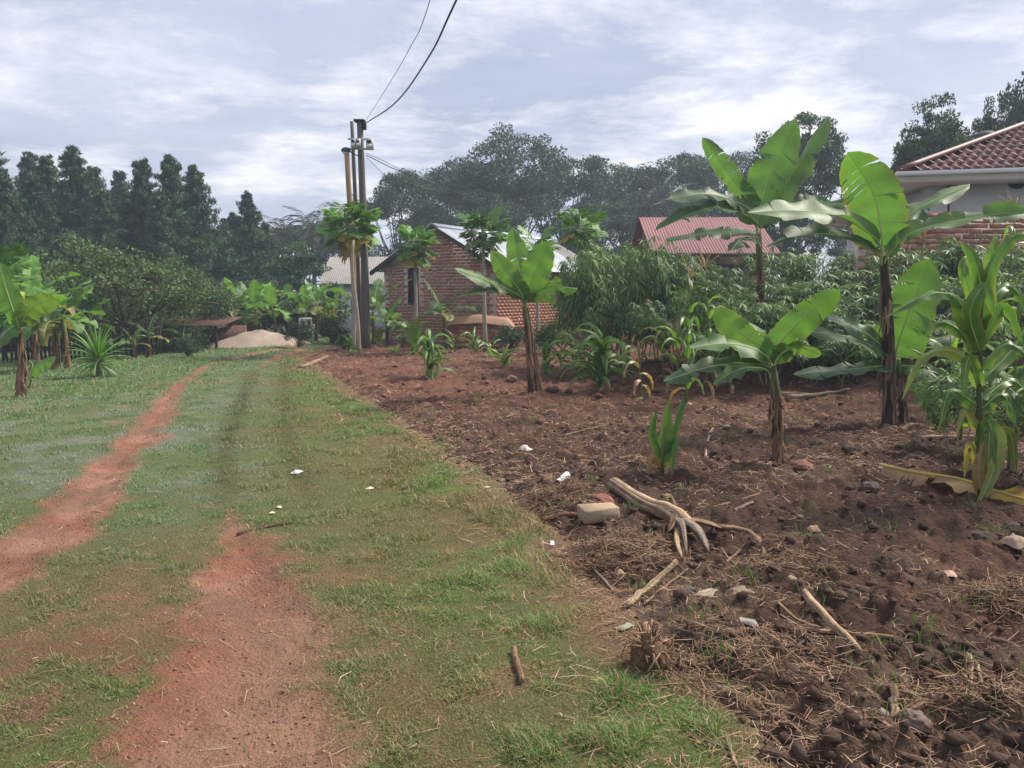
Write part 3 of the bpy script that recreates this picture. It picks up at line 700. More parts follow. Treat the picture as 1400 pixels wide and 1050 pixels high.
# leaf clouds ----------------------------------------------------
def leaf_cloud(Cn, D, N, L, W, col):
    D = unit(D); S = unit(np.cross(D, N)); n = len(Cn); N2 = np.cross(S, D)
    L = np.broadcast_to(L, (n,))[:, None]; W = np.broadcast_to(W, (n,))[:, None]
    V = np.stack([Cn - D * L / 2, Cn + S * W / 2 + N2 * W * .12, Cn + D * L / 2, Cn - S * W / 2 + N2 * W * .12], 1).reshape(-1, 3)
    return V, np.arange(4 * n).reshape(-1, 4), np.repeat(col, 4, 0)
def rsph(g, n):
    v = unit(g.normal(0, 1, (n, 3))); return v * (g.random((n, 1)) ** (1 / 3))
def branch_mesh(b, P, r0, r1, k=6, n=6, col=None):
    S = spline(P, n); b.tube(S, np.linspace(r0, r1, n), k, col=col); return S
def euc_meshes(seed, H=12.0):
    g = np.random.default_rng(seed); b = MB(); tr = np.array([[0, 0, 0], [g.normal(0, .1), g.normal(0, .1), H * .5], [g.normal(0, .15), g.normal(0, .15), H * .97]]); S = branch_mesh(b, tr, .16, .02, 7, 14)
    Cs = []; nb = 140
    for i in range(nb):
        t = .10 + .88 * (i / nb) ** .9; p = S[int(t * 13)] * (1 - (t * 13) % 1) + S[min(13, int(t * 13) + 1)] * ((t * 13) % 1)
        rad = (2.35 * (1 - t) ** .92 + .04) * g.uniform(.6, 1.12) * min(1, .45 + t * 2.4); az = i * 2.4 + g.normal(0, .4); el = R(g.uniform(25, 60))
        A = arc_pts(p, az, el, rad * 1.2, R(g.uniform(30, 70)), 5)
        if i % 2 == 0: b.tube(A, np.linspace(.035, .008, 5) * (1.2 - t), 4)
        for q in range(4):
            c = A[1 + q] + g.normal(0, .1, 3); m = int(52 * (.35 + .85 * (1 - t)))
            Cs.append((c + rsph(g, m) * np.array([.42, .42, .50]) * (.22 + .85 * (1 - t)) + np.array([0, 0, -.08]), np.full(m, g.uniform(.6, 1.35))))
    Cn = np.vstack([c for c, _ in Cs]); sh = np.concatenate([s for _, s in Cs]); n = len(Cn)
    D = np.stack([g.normal(0, .45, n), g.normal(0, .45, n), -np.abs(g.normal(.8, .35, n))], 1)
    col = np.array([.050, .096, .050]) * (sh * g.uniform(.7, 1.3, n))[:, None]; col = np.where((g.random(n) < .08)[:, None], np.array([.09, .15, .045]), col)
    V, Fc, C = leaf_cloud(Cn, D, g.normal(0, 1, (n, 3)), g.uniform(.18, .36, n), g.uniform(.04, .07, n), col)
    a = mesh_np('trunk', np.array(b.v), b.f, smooth=True); a.materials.append(m_palebark); c = mesh_np('crown', V, Fc, col=C); c.materials.append(m_farleaf); return a, c
def broad_meshes(seed, H=14.0, RX=5.5, lobes=13, clumps=14, leaves=110, lsz=.30, base_c=(.048, .084, .036), flat=.55, trunk=.38, low=.35, r=.22, open_=.0):
    g = np.random.default_rng(seed); b = MB(); S = branch_mesh(b, np.array([[0, 0, 0], [g.normal(0, .2), g.normal(0, .2), H * trunk * .5], [g.normal(0, .3), g.normal(0, .3), H * trunk]]), r, r * .7, 8, 6); top = S[-1]
    Cn, sh, up = [], [], []
    for i in range(lobes):
        a = i * 2.4 + g.normal(0, .3); rr_ = RX * math.sqrt((i + .4) / lobes) * .78; hz = H * (low + (1 - low) * (1 - (rr_ / RX) ** 2 * .55) * g.uniform(.72, 1.0)) - .5
        if i % 4 == 3: hz = H * g.uniform(low, low + .25)
        lc = np.array([math.cos(a) * rr_, math.sin(a) * rr_, hz]); ls = RX * g.uniform(.32, .46)
        mid = top * .45 + lc * .55 + np.array([0, 0, -.08 * H]); branch_mesh(b, np.array([top, mid, lc]), r * .5, .03, 5, 6)
        for c in range(clumps):
            d = unit(g.normal(0, 1, 3) + np.array([0, 0, .25])); cc = lc + d * np.array([ls, ls, ls * flat]) * g.uniform(.55, 1.05)
            if c % 3 == 0: b.tube(np.array([lc, (lc + cc) / 2 + g.normal(0, .1, 3), cc]), [.03, .02, .008], 4)
            m = int(leaves * g.uniform(.6, 1.3)); cr = ls * g.uniform(.34, .52)
            Cn.append(cc + rsph(g, m) * np.array([cr, cr, cr * .6])); sh.append(np.full(m, g.uniform(.65, 1.35)))
    Cn = np.vstack(Cn); sh = np.concatenate(sh); n = len(Cn)
    N = unit(g.normal(0, .6, (n, 3)) + np.array([0, 0, .7])); D = g.normal(0, 1, (n, 3)); D[:, 2] -= .25
    col = np.array(base_c) * (sh * g.uniform(.7, 1.3, n))[:, None]
    V, Fc, C = leaf_cloud(Cn, D, N, lsz * g.uniform(.6, 1.2, n), lsz * .5 * g.uniform(.6, 1.1, n), col)
    a = mesh_np('trunk', np.array(b.v), b.f, smooth=True); a.materials.append(m_bark); c = mesh_np('crown', V, Fc, col=C); c.materials.append(m_farleaf); return a, c
def tree_inst(name, meshes, pos, s, rz, label, cat='tree', group=None, parts=('trunk', 'crown'), sxy=None):
    t = thing(name, pos, label, cat, group, rz); t.scale = (sxy or s, sxy or s, s)
    for nm_, me in zip(parts, meshes): link(nm_, me, None, t)
    return t
def palm_meshes(seed, H=8.0, nf=24, L=2.6, col=(.045, .075, .05)):
    g = np.random.default_rng(seed); b = MB(); S = branch_mesh(b, np.array([[0, 0, 0], [.1, .05, H * .5], [.15, 0, H]]), .16, .12, 8, 8); V, Fc, C = [], [], []
    Cn, D, Nn, Ls = [], [], [], []
    for i in range(nf):
        k = i / nf; az = i * 2.4; A = spline(arc_pts(S[-1], az, R(80 - 95 * k), L * g.uniform(.85, 1.1), R(70 + 30 * k), 6), 16); b.tube(A, np.linspace(.03, .006, 16), 4); T = unit(np.gradient(A, axis=0)); s = np.array([-math.sin(az), math.cos(az), 0])
        for j in range(2, 16):
            for sg in (-1, 1):
                for q in range(2):
                    l_ = .55 * math.sin(math.pi * (.15 + .8 * j / 16)); d = unit(s * sg + T[j] * .5 + np.array([0, 0, -.35 + g.normal(0, .1)])); Cn.append(A[j] + T[j] * q * .08 + d * l_ / 2); D.append(d); Nn.append(T[j] + g.normal(0, .2, 3)); Ls.append(l_)
    n = len(Cn); V, Fc, C = leaf_cloud(np.array(Cn), np.array(D), np.array(Nn), np.array(Ls), .045, np.array(col) * g.uniform(.6, 1.3, (n, 1)))
    a = mesh_np('trunk', np.array(b.v), b.f, smooth=True); a.materials.append(m_bark); c = mesh_np('fronds', V, Fc, col=C); c.materials.append(m_farleaf); return a, c
def bush_meshes(seed, H=2.0, RX=1.2, n=3600, lsz=.13, c=(.045, .085, .03)):
    g = np.random.default_rng(seed); b = MB(); Cn, sh = [], []; nc = 42
    for i in range(nc):
        d = unit(g.normal(0, 1, 3)); d[2] = abs(d[2]) * 1.1 - .12; p = np.array([0, 0, H * .38]) + d * np.array([RX, RX, H * .6]) * g.uniform(.35, .95); b.tube(spline(np.array([[g.normal(0, .06), g.normal(0, .06), -.03], p * .5 + g.normal(0, .06, 3), p]), 5), np.linspace(.022, .006, 5), 4)
        m = n // nc; cr = RX * g.uniform(.22, .36); Cn.append(p + rsph(g, m) * cr); sh.append(np.full(m, g.uniform(.6, 1.4)))
    Cn = np.vstack(Cn); Cn[:, 2] = np.maximum(Cn[:, 2], .05); sh = np.concatenate(sh); n = len(Cn); D = g.normal(0, 1, (n, 3)); D[:, 2] -= .3
    V, Fc, C = leaf_cloud(Cn, D, unit(g.normal(0, .6, (n, 3)) + [0, 0, .7]), lsz * g.uniform(.6, 1.3, n), lsz * .45 * g.uniform(.7, 1.2, n), np.array(c) * (sh * g.uniform(.7, 1.3, n))[:, None])
    a = mesh_np('stems', np.array(b.v), b.f); a.materials.append(m_bark); q = mesh_np('foliage', V, Fc, col=C); q.materials.append(m_foliage); return a, q
def cassava_meshes(seed, H=1.9, stems=4, tips=3, leaves=22, rad=.21, c=(.060, .118, .040), spread=.55):
    g = np.random.default_rng(seed); b = MB(); V, Fc, C = [], [], []; nb = 0
    tm = [palmate(6, 1.0, .20, False, .75, seed * 7 + i, 0, 250) for i in range(4)]
    for s in range(stems):
        a = s * 6.28 / stems + g.normal(0, .3); o = np.array([math.cos(a), math.sin(a), 0]) * .10; fork = o + np.array([math.cos(a) * spread * .5, math.sin(a) * spread * .5, H * g.uniform(.45, .62)])
        b.tube(spline(np.array([o + [0, 0, -.03], (o + fork) / 2 + g.normal(0, .03, 3), fork]), 6), np.linspace(.018, .012, 6), 5)
        for q in range(tips):
            a2 = a + (q - (tips - 1) / 2) * 1.2 + g.normal(0, .3); e = fork + np.array([math.cos(a2) * spread * g.uniform(.5, 1.1), math.sin(a2) * spread * g.uniform(.5, 1.1), H * g.uniform(.3, .46)]); S = spline(np.array([fork, (fork + e) / 2 + [0, 0, -.04], e]), 8); b.tube(S, np.linspace(.011, .005, 8), 4)
            for k in range(leaves):
                t = 1 - .92 * (k / leaves); p = S[int(t * 7)]; az = k * 2.4 + g.normal(0, .3); pl = g.uniform(.14, .30); el = R(55 - 85 * k / leaves + g.normal(0, 10))
                d = np.array([math.cos(az) * math.cos(el), math.sin(az) * math.cos(el), math.sin(el)]); tip = p + d * pl
                tv, tf = tm[g.integers(0, 4)]; pitch = g.uniform(.15, .75); rl = g.normal(0, .25); r_ = rad * g.uniform(.75, 1.2)
                Mx = (Matrix.Rotation(az, 3, 'Z') @ Matrix.Rotation(pitch, 3, 'Y') @ Matrix.Rotation(rl, 3, 'X')); W_ = tv * r_ @ np.array(Mx).T + tip
                cc = np.array(c) * g.uniform(.65, 1.45); 
                if k > leaves * .8 and g.random() < .18: cc = np.array([.28, .23, .05])
                V.append(W_); Fc += [tuple(i + nb for i in f_) for f_ in tf]; nb += len(tv); C.append(np.tile(cc, (len(tv), 1)))
                sd_ = np.array([-math.sin(az), math.cos(az), 0]) * .004; V.append(np.array([p - sd_, p + sd_, tip + sd_, tip - sd_])); Fc.append((nb, nb + 1, nb + 2, nb + 3)); nb += 4; C.append(np.tile([.16, .10, .05], (4, 1)))
    a = mesh_np('stems', np.array(b.v), b.f); a.materials.append(m_palebark); q = mesh_np('foliage', np.vstack(V), Fc, col=np.vstack(C)); q.materials.append(m_foliage); return a, q
# ------------------------------------------------------------------ buildings
def corr_sheet(w, L, amp=.012, pitch=.085, t=.004, lap=0):
    """corrugated sheet: ridges run along Y (length L, from 0 to L), width w centred on X"""
    n = max(6, int(w / pitch * 4)); xs = np.linspace(-w / 2, w / 2, n + 1); z = amp * np.sin(xs / pitch * 2 * math.pi)
    V = [(x_, 0, q) for x_, q in zip(xs, z)] + [(x_, L, q) for x_, q in zip(xs, z)] + [(x_, 0, q - t) for x_, q in zip(xs, z)] + [(x_, L, q - t) for x_, q in zip(xs, z)]; m = n + 1; Fc = []
    for i in range(n):
        Fc += [(i, i + 1, m + i + 1, m + i), (2 * m + i + 1, 2 * m + i, 3 * m + i, 3 * m + i + 1), (2 * m + i, 2 * m + i + 1, i + 1, i)]
    return np.array(V), Fc
def unit_box(d, jitter=.0, seed=0):
    b = MB().box((0, 0, 0), d); V = np.array(b.v) + np.random.default_rng(seed).normal(0, jitter, (8, 3)); return mesh_np('brick', V, b.f)
brick_me = [unit_box((.202, .03, .074), .003, i) for i in range(5)]
for q in brick_me: q.materials.append(m_brick)
# --- brick house with iron roof
P0 = at(597, 308, 26.0); gzb = sz(P0[0], P0[1]); RZ = -R(31.4); HW, LEN, PK = 2.30, 7.6, P0[2] - gzb - .06; SL = .55; EV = PK - SL * HW
house = thing('brick_house', (P0[0], P0[1], gzb), 'small unplastered brick house with shiny iron sheet gable roof', 'house', rz=RZ)
def prism(pts, y0, y1):
    n = len(pts); V = [(x_, y0, z_) for x_, z_ in pts] + [(x_, y1, z_) for x_, z_ in pts]
    return V, [tuple(range(n)), tuple(range(2 * n - 1, n - 1, -1))] + [(i, i + n, (i + 1) % n + n, (i + 1) % n) for i in range(n)]
V, Fc = prism([(-HW, -.3), (HW, -.3), (HW, EV), (0, PK), (-HW, EV)], 0, LEN); mk('wall', V, Fc, m_mortar, house)
g = np.random.default_rng(3); cnt = 0; rest = MB()
rows = []
for i in range(60):
    z = .06 + i * .104
    if z > PK - .08: break
    half = HW - .01 if z + .045 < EV else (PK - z - .05) / SL
    off = .117 if i % 2 else 0; k = -int(half / .234) - 1
    while k * .234 + off - .1 < half:
        x_ = k * .234 + off; k += 1
        if x_ - .1025 < -half or x_ + .1025 > half: continue
        if -1.32 < x_ < -.70 and 1.25 < z < 2.62: continue
        rows.append((x_, z))
rows.sort(key=lambda q: -q[1])
for q, (x_, z) in enumerate(rows):
    if q < 300:
        o = link('brick', brick_me[q % 5], None, house); o.location = (x_ + g.normal(0, .004), -.006 + g.normal(0, .003), z + g.normal(0, .003)); o.rotation_euler = (0, g.normal(0, .012), 0)
    else: rest.box((x_, -.006 + g.normal(0, .003), z), (.202 + g.normal(0, .006), .03, .074))
for i in range(60):
    z = .06 + i * .104
    if z > EV - .06: break
    k = 0
    while .13 + k * .234 + (.117 if i % 2 else 0) < LEN - .12:
        rest.box((HW + .006, .13 + k * .234 + (.117 if i % 2 else 0), z), (.03, .202, .074)); k += 1
rest.build('brick_courses', m_brick, house, kind='stuff')
w = MB(); 
for c, d in (((-1.19, -.02, 1.93), (.06, .06, 1.26)), ((-.83, -.02, 1.93), (.06, .06, 1.26)), ((-1.01, -.02, 2.53), (.30, .06, .06)), ((-1.01, -.03, 1.33), (.42, .08, .06))): w.box(c, d)
wo_ = w.build('window', m_wood_dark, house); MB().box((-1.01, -.006, 1.93), (.30, .02, 1.14)).build('pane', m_dark, wo_)
ang = math.atan(SL); OH = .42; SLEN = (HW + OH) / math.cos(ang); nS = 10; sw = (LEN + .55) / nS
sv1, sf1 = corr_sheet(sw + .05, SLEN); sh_me = mesh_np('roof_sheet', sv1, sf1, smooth=True); sh_me.materials.append(m_iron); sh_ru = mesh_np('roof_sheet', sv1, sf1, smooth=True); sh_ru.materials.append(m_rusty)
for sg in (1, -1):
    for i in range(nS):
        o = link('roof_sheet', sh_ru if i >= nS - 2 else sh_me, None, house)
        # sheet's length (local Y) runs from the ridge down the slope, its width along the ridge
        X = Vector((0, 1, 0)) * (-sg); Y = Vector((sg * math.cos(ang), 0, -math.sin(ang))); Z = X.cross(Y)
        if Z.z < 0: X = -X; Z = X.cross(Y)
        mt = Matrix((X, Y, Z)).transposed().to_4x4(); mt.translation = Vector((0, -.28 + sw * (i + .5), PK + .075 + .004 * (i % 2))); o.matrix_local = mt
rc = MB()
for sg in (1, -1): rc.box((0, 0, 0), (.24, LEN + .55, .012), np.array(Matrix.Rotation(sg * ang, 3, 'Y')))
rc.v = [(a_ + (.11 if i < 8 else -.11), b_ + LEN / 2, c_ + PK + .055) for i, (a_, b_, c_) in enumerate(rc.v)]; rc.build('ridge_cap', m_iron, house)
for sg in (1, -1):
    b = MB(); b.box((sg * (HW + OH) / 2, -.25, PK - SL * (HW + OH) / 2 - .012), (math.hypot(HW + OH, SL * (HW + OH)), .035, .13)); c = np.array([sg * (HW + OH) / 2, -.25, PK - SL * (HW + OH) / 2 - .012])
    b.v = [tuple(np.array(Matrix.Rotation(sg * ang, 3, 'Y')) @ (np.array(q) - c) + c) for q in b.v]; b.build('barge_board', m_wood_dark, house)
# --- grey roofed house behind
def simple_house(name, label, uL, uR, vr, ve, Dr, De, mr, mw, ext, dy_back=3.0, gable_over=.3, wallcol=None, slant=0):
    A, B = at(uL, vr, Dr), at(uR, vr, Dr); E = at(uL, ve, De); zr, ze = A[2], E[2]; x0, x1 = A[0], A[0] + ext; gz_ = min(sz(x0, De), sz(x1, De))
    t = thing(name, ((x0 + x1) / 2, (De + Dr) / 2, gz_), label, 'house'); o = np.array([(x0 + x1) / 2, (De + Dr) / 2, gz_]); hx = (x1 - x0) / 2; dep = Dr - De; s = (zr - ze) / dep
    wy0, wy1 = De + .45 - o[1], 2 * Dr - De - .45 - o[1]; hz = ze - gz_ + .45 * s - .06; pk = zr - gz_ - .06
    V, Fc = prism([(wy0, -.4), (wy1, -.4), (wy1, hz), (Dr - o[1], pk), (wy0, hz)], -hx + gable_over, hx - gable_over); V = [(b_, a_, c_) for a_, b_, c_ in V]; mk('wall', V, [f_[::-1] for f_ in Fc], mw, t)
    a2 = math.atan(s); L = math.hypot(dep, zr - ze); n = int(round(ext / .8)); w_ = ext / n; V, Fc = corr_sheet(w_ + .04, L, .014, .10); me = mesh_np('roof_sheet', V, Fc, smooth=True); me.materials.append(mr)
    for sg in (-1, 1):
        for i in range(n):
            q = link('roof_sheet', me, None, t); X = Vector((1, 0, 0)); Y = Vector((0, sg * math.cos(a2), -math.sin(a2))); Z = X.cross(Y)
            if Z.z < 0: X = -X; Z = X.cross(Y)
            mt = Matrix((X, Y, Z)).transposed().to_4x4(); mt.translation = Vector((-hx + w_ * (i + .5), Dr - o[1], zr - gz_ + .004 * (i % 2))); q.matrix_local = mt
    f_ = MB().box((0, De - o[1] + .02, ze - gz_ - .06), (ext, .03, .10)); f_.build('fascia', m_wood_dark, t)
    # a window and a door on the front, the back wall stays plain
    for nm_, xx, zz_, ww, hh in (('window', -hx * .45, 1.25, .8, .8), ('door', hx * .25, .95, .85, 1.9)):
        p = MB().box((xx, wy0 - .02, zz_), (ww, .06, hh)).build(nm_, m_wood_dark, t); MB().box((xx, wy0 - .045, zz_), (ww * .82, .03, hh * .86)).build('panel', m_dark, p)
    return t
simple_house('grey_roofed_house', 'low house with dull grey iron roof behind the power poles', 452, 560, 351, 388, 38, 35.6, m_rusty, m_white, 6.4)
simple_house('red_roofed_house', 'house under a faded maroon corrugated iron roof behind the cassava', 874, 1060, 297, 346, 29.0, 26.2, m_redroof, m_mud, 4.3)
# --- tiled house on the right
TA = -R(13); Cn_ = at(1228, 236, 16.0); tg = sz(Cn_[0] + 1, 17.0); PT = .42
th = thing('tiled_house', (Cn_[0], Cn_[1], tg), 'white walled house with dark red wavy tiled hip roof', 'house', rz=TA)
ez = Cn_[2] - tg; EL, DEP = 13.0, 10.0; ML = Matrix.Rotation(0, 3, 'Z')
rs = DEP / 2; rh = rs * PT                                             # hip roof in house axes: x along the eave, y inward
und = [(0, 0, ez - .03), (EL, 0, ez - .03), (EL, DEP, ez - .03), (0, DEP, ez - .03), (rs, rs, ez + rh - .03), (EL - rs, rs, ez + rh - .03)]
mk('roof_deck', und, [(0, 1, 5, 4), (1, 2, 5), (2, 3, 4, 5), (3, 0, 4), (3, 2, 1, 0)], m_tile, th)
a2 = math.atan(PT); cw, cs = .37, .40
n = 16; xs = np.linspace(-cw / 2, cw / 2, n + 1); zw = .028 * np.cos(xs / (cw / 2) * 2 * math.pi) 
Vt, Ft = [], []
for (yy, dz) in ((0, -.022), (0, .022), (cs * .5, .012), (cs + .03, .0)):
    for x_, z_ in zip(xs, zw): Vt.append((x_, yy + (.012 * math.cos(x_ / cw * 4 * math.pi) if yy == 0 else 0), z_ * (1 if dz > -.01 else .9) + dz))
for r_ in range(3):
    for i in range(n): Ft.append((r_ * (n + 1) + i, r_ * (n + 1) + i + 1, (r_ + 1) * (n + 1) + i + 1, (r_ + 1) * (n + 1) + i))
tile_me = mesh_np('tile', np.array(Vt), Ft, smooth=False); tile_me.materials.append(m_tile)
ni = 0; restV, restF = [], []
for r_ in range(int(rs / math.cos(a2) / cs) + 1):
    yv = r_ * cs * math.cos(a2); k = 0
    while True:
        x_ = cw / 2 + k * cw + (r_ % 2) * .0; k += 1
        if x_ > EL - yv: break
        if x_ - cw * .25 < yv + .1 or yv > rs - .1: continue
        mt = Matrix.Translation((x_, yv, ez + yv * PT + .02)) @ Matrix.Rotation(a2, 4, 'X')
        if x_ < 7.6 and ni < 300:
            o = link('tile', tile_me, None, th); o.matrix_local = mt; ni += 1
        else:
            b_ = len(restV); restV += [tuple(mt @ Vector(q)) for q in Vt]; restF += [tuple(i + b_ for i in q) for q in Ft]
if restV: mk('tile_field', restV, restF, m_tile, th, kind='stuff')
for P in ([(0, 0, ez + .04), (rs, rs, ez + rh + .05)], [(EL, 0, ez + .04), (EL - rs, rs, ez + rh + .05)], [(rs - .1, rs, ez + rh + .06), (EL - rs + .1, rs, ez + rh + .06)], [(0, DEP, ez + .04), (rs, rs, ez + rh + .05)]):
    b = MB(); P = np.array(P); b.tube(np.array([P[0] * (1 - q) + P[1] * q for q in np.linspace(0, 1, 12)]), .075, 8); b.build('hip_cap', m_tile, th, smooth=True)
ft = MB().box((EL / 2, .02, ez - .10), (EL, .03, .20)).box((.02, DEP / 2, ez - .10), (.03, DEP - .06, .20)); ft.build('fascia', m_white, th)
gt = MB().box((EL / 2, -.06, ez - .035), (EL + .1, .115, .085)).box((-.06, DEP / 2 + .06, ez - .035), (.115, DEP - .2, .085)); gt.build('gutter', m_white, th)
wi = .75; V, Fc = prism([(wi, wi), (EL - wi, wi), (EL - wi, DEP - wi), (wi, DEP - wi)], -.4, ez - .16); mk('wall', [(a_, c_, b_) for a_, b_, c_ in V], Fc, m_white, th)
MB().box((EL / 2, .40, ez - .185), (EL - .1, .68, .02)).box((.40, DEP / 2, ez - .188), (.68, DEP - .1, .02)).build('soffit', m_white, th)
# round vent and service cable on the front wall
Mi = (Matrix.Translation((Cn_[0], Cn_[1], tg)) @ Matrix.Rotation(TA, 4, 'Z')).inverted()
def on_wall(u, v, yw):
    d = ray(u, v); o = Mi @ Vector((0, 0, CAM_H)); dd = Mi.to_3x3() @ Vector(d); t_ = (yw - o.y) / dd.y; return o + dd * t_
pv = on_wall(1391, 245, wi); a_ = np.linspace(0, 2 * math.pi, 21)
b = MB(); b.tube(np.array([(pv.x + math.cos(q) * .17, wi - .01, pv.z + math.sin(q) * .17) for q in a_]), .035, 6, cap=False); vt = b.build('vent', m_tank, th, smooth=True)
mk('grille', [(pv.x, wi - .012, pv.z)] + [(pv.x + math.cos(q) * .16, wi - .012, pv.z + math.sin(q) * .16) for q in a_[:-1]], [(0, i + 1, (i + 1) % 20 + 1) for i in range(20)], m_dark, vt)
pc = on_wall(1297, 246, wi); pc2 = on_wall(1296, 300, wi); MB().tube(np.array([(pc.x, wi - .03, ez - .17), (pc.x + .01, wi - .035, (pc.z + pc2.z) / 2), (pc2.x, wi - .03, pc2.z)]), .016, 6).build('service_pipe', m_cable, th)
# --- boundary wall of brick in front of it
wy = 14.6; wx0, wx1 = (1168 - 700) / F * wy, 11.4; wtop = at(1300, 291, wy)[2]; wg = min(sz(wx0, wy), sz(8, wy)) - .15
bw = thing('boundary_wall', (wx0, wy, wg), 'rough brick boundary wall in front of the white tiled house', 'wall'); hh = wtop - wg; LW = wx1 - wx0
MB().box((LW / 2, .11, hh / 2 - .02), (LW, .19, hh - .04)).build('wall', m_mortar, bw)
bm2 = []
for i in range(6):
    b = MB().box((0, 0, 0), (.225, .22, .082)); me = mesh_np('brick', np.array(b.v) + np.random.default_rng(50 + i).normal(0, .005, (8, 3)), b.f); me.materials.append(m_brick); bm2.append(me)
rest = MB(); nb_ = 0; rws = int(hh / .098)
for i in range(rws):
    z = hh - .045 - i * .098; k = 0
    while True:
        x_ = .115 + k * .24 + (.12 if i % 2 else 0); k += 1
        if x_ > LW - .1: break
        if i < 8 and nb_ < 300:
            if i == 0 and g.random() < .12: continue
            o = link('brick', bm2[nb_ % 6], None, bw); o.location = (x_ + g.normal(0, .006), .11 + g.normal(0, .008), z + g.normal(0, .003)); o.rotation_euler = (0, g.normal(0, .015), g.normal(0, .03)); nb_ += 1
        else: rest.box((x_, .005, z), (.225, .03, .082))
rest.build('brick_courses', m_brick, bw, kind='stuff')
# --- black water tank on its stand, behind the tiled roof
tb = base_at(1325, 33.0); tt = at(1325, 180, 33.0); ht = tt[2] - tb[2]
tk = thing('water_tank', tb, 'black water tank on a tall stand peeping over the tiled roof', 'water tank')
zz_ = np.array([ht - 1.3, ht - 1.28, ht - .2, ht - .1, ht]); V, Fc = tube(np.array([(0, 0, q) for q in zz_]), [.6, .66, .66, .5, .25], 20); mk('tank_body', V, Fc, m_tank, tk, smooth=True)
MB().box((0, 0, ht - 1.36), (1.5, 1.5, .1)).build('platform', m_wood_dark, tk)
for a_, b_ in ((-.6, -.6), (.6, -.6), (.6, .6), (-.6, .6)): MB().box((a_, b_, (ht - 1.41) / 2 - .05), (.1, .1, ht - 1.39)).build('leg', m_wood_dark, tk)
# --- low shed and fence on the left
sb = base_at(236, 25.5); sh = thing('low_shed', sb, 'low dark shed with rusty sheet roof among the shrubs', 'shed')
for a_ in (-1.0, .2, 1.5):
    for b_ in (0, 1.4): MB().tube(np.array([(a_, b_, -.1), (a_ + .02, b_, .6), (a_, b_, 0.82 + b_ * .12)]), .045, 6).build('post', m_wood_dark, sh)
V, Fc = corr_sheet(3.2, 2.0); me = mesh_np('roof', V, Fc); me.materials.append(m_mud); o = link('roof', me, None, sh); o.location = (.25, -.3, .84); o.rotation_euler = (R(6.8), 0, 0)
MB().box((.25, 1.5, .4), (2.6, .12, .9)).build('back_wall', m_mud, sh)
mw = base_at(292, 26.5); o = MB().box((0, 0, .33), (2.3, .2, .85)).build('mud_wall', m_mud); o.location = mw; o.rotation_euler = (0, 0, R(8)); tag(o, 'low brown mud wall beside the sand heap', 'wall')
fx = thing('pole_fence', base_at(95, 22.5), 'rough fence of dark wooden poles behind the banana clump', 'fence'); fo = np.array(fx.location)
g = np.random.default_rng(12); xs_ = np.linspace(-40, 222, 46)
for i, u in enumerate(xs_):
    p = base_at(u, 22.5 + .012 * (u - 95) * .6 + g.normal(0, .08)) - fo; h_ = g.uniform(.75, 1.25); MB().tube(np.array([p + [0, 0, -.1], p + [g.normal(0, .03), 0, h_ * .5], p + [g.normal(0, .06), g.normal(0, .03), h_]]), [.035, .032, .026], 6).build('post', m_wood_dark, fx)
for z_ in (.35, .8):
    b = MB(); b.tube(np.array([base_at(u, 22.56 + .012 * (u - 95) * .6) - fo + [0, 0, z_ + g.normal(0, .03)] for u in np.linspace(-40, 222, 9)]), .026, 6); b.build('rail', m_wood_dark, fx)

# ------------------------------------------------------------------ power poles, lamp, meters, cables
def pole(name, u, utop, vtop, D, r0, r1, mat, label):
    b0 = base_at(u, D); tp = at(utop, vtop, D); org = b0 - np.array([0, 0, .1]); t = thing(name, org, label, 'pole', 'power poles at the edge of the plot')
    P = spline(np.array([org, org * .5 + tp * .5 + [.02, 0, 0], tp]) - org, 10); V, Fc = tube(P, np.linspace(r0, r1, 10), 10); mk('shaft', V, Fc, mat, t, smooth=True); return t, tp, org
pA, tA, oA = pole('wooden_pole', 489, 474, 209, 22.2, .085, .07, m_wood_tan, 'pale tan wooden pole carrying the green street lamp')
pB, tB, oB = pole('wooden_pole', 494, 481, 166, 22.7, .075, .05, m_pole, 'thin dark wooden pole propped beside the main power pole')
pC, tC, oC = pole('power_pole', 502, 492, 166, 22.45, .125, .085, m_pole, 'thick dark power pole with iron cap and meter boxes')
tc_ = tC - oC; MB().box((tc_[0], 0, tc_[2] + .01), (.30, .30, .05)).build('cap', m_tank, pC); MB().box((tc_[0] + .13, -.02, tc_[2] - .12), (.10, .12, .22)).build('bracket', m_tank, pC)
for dv in (-.0, .27): MB().box((tc_[0] + .02, -.16, at(492, 205, 22.45)[2] - oC[2] + dv), (.66, .04, .05)).build('crossbar', m_metalgrey, pC)
def meter(u, v, w_, h_, label):
    p = at(u, v, 22.45 - .28); t = thing('meter_box', p, label, 'meter box', 'meter boxes'); 
    MB().box((0, 0, 0), (w_, .16, h_)).build('case', m_metalgrey, t); MB().box((0, -.085, h_ * .18), (w_ * .62, .02, h_ * .26)).build('window', m_dark, t); MB().box((0, -.085, -h_ * .2), (w_ * .7, .02, h_ * .3)).build('cover', m_white, t)
meter(483.5, 196, .13, .24, 'small grey meter box fixed on the thin dark pole'); meter(490, 196, .11, .22, 'small grey meter box between the two dark poles'); meter(505.5, 197, .19, .30, 'larger grey meter box on the free end of the crossbar')
lp = at(473, 207, 22.2); lm = thing('street_lamp', lp, 'dark green oval street lamp on top of the tan pole', 'street lamp')
V = lump(IV2, 4, .03) * np.array([.14, .09, .085]); mk('head', V + [0, 0, .03], IF2, m_lamp, lm, smooth=True); mk('lens', IV2 * np.array([.10, .07, .04]) + [-.01, 0, -.035], IF2, m_white, lm, smooth=True)
MB().tube(np.array([(.10, 0, .01), (.2, .05, -.06), (.36, .16, -.11)]), .018, 6).build('arm', m_tank, lm)
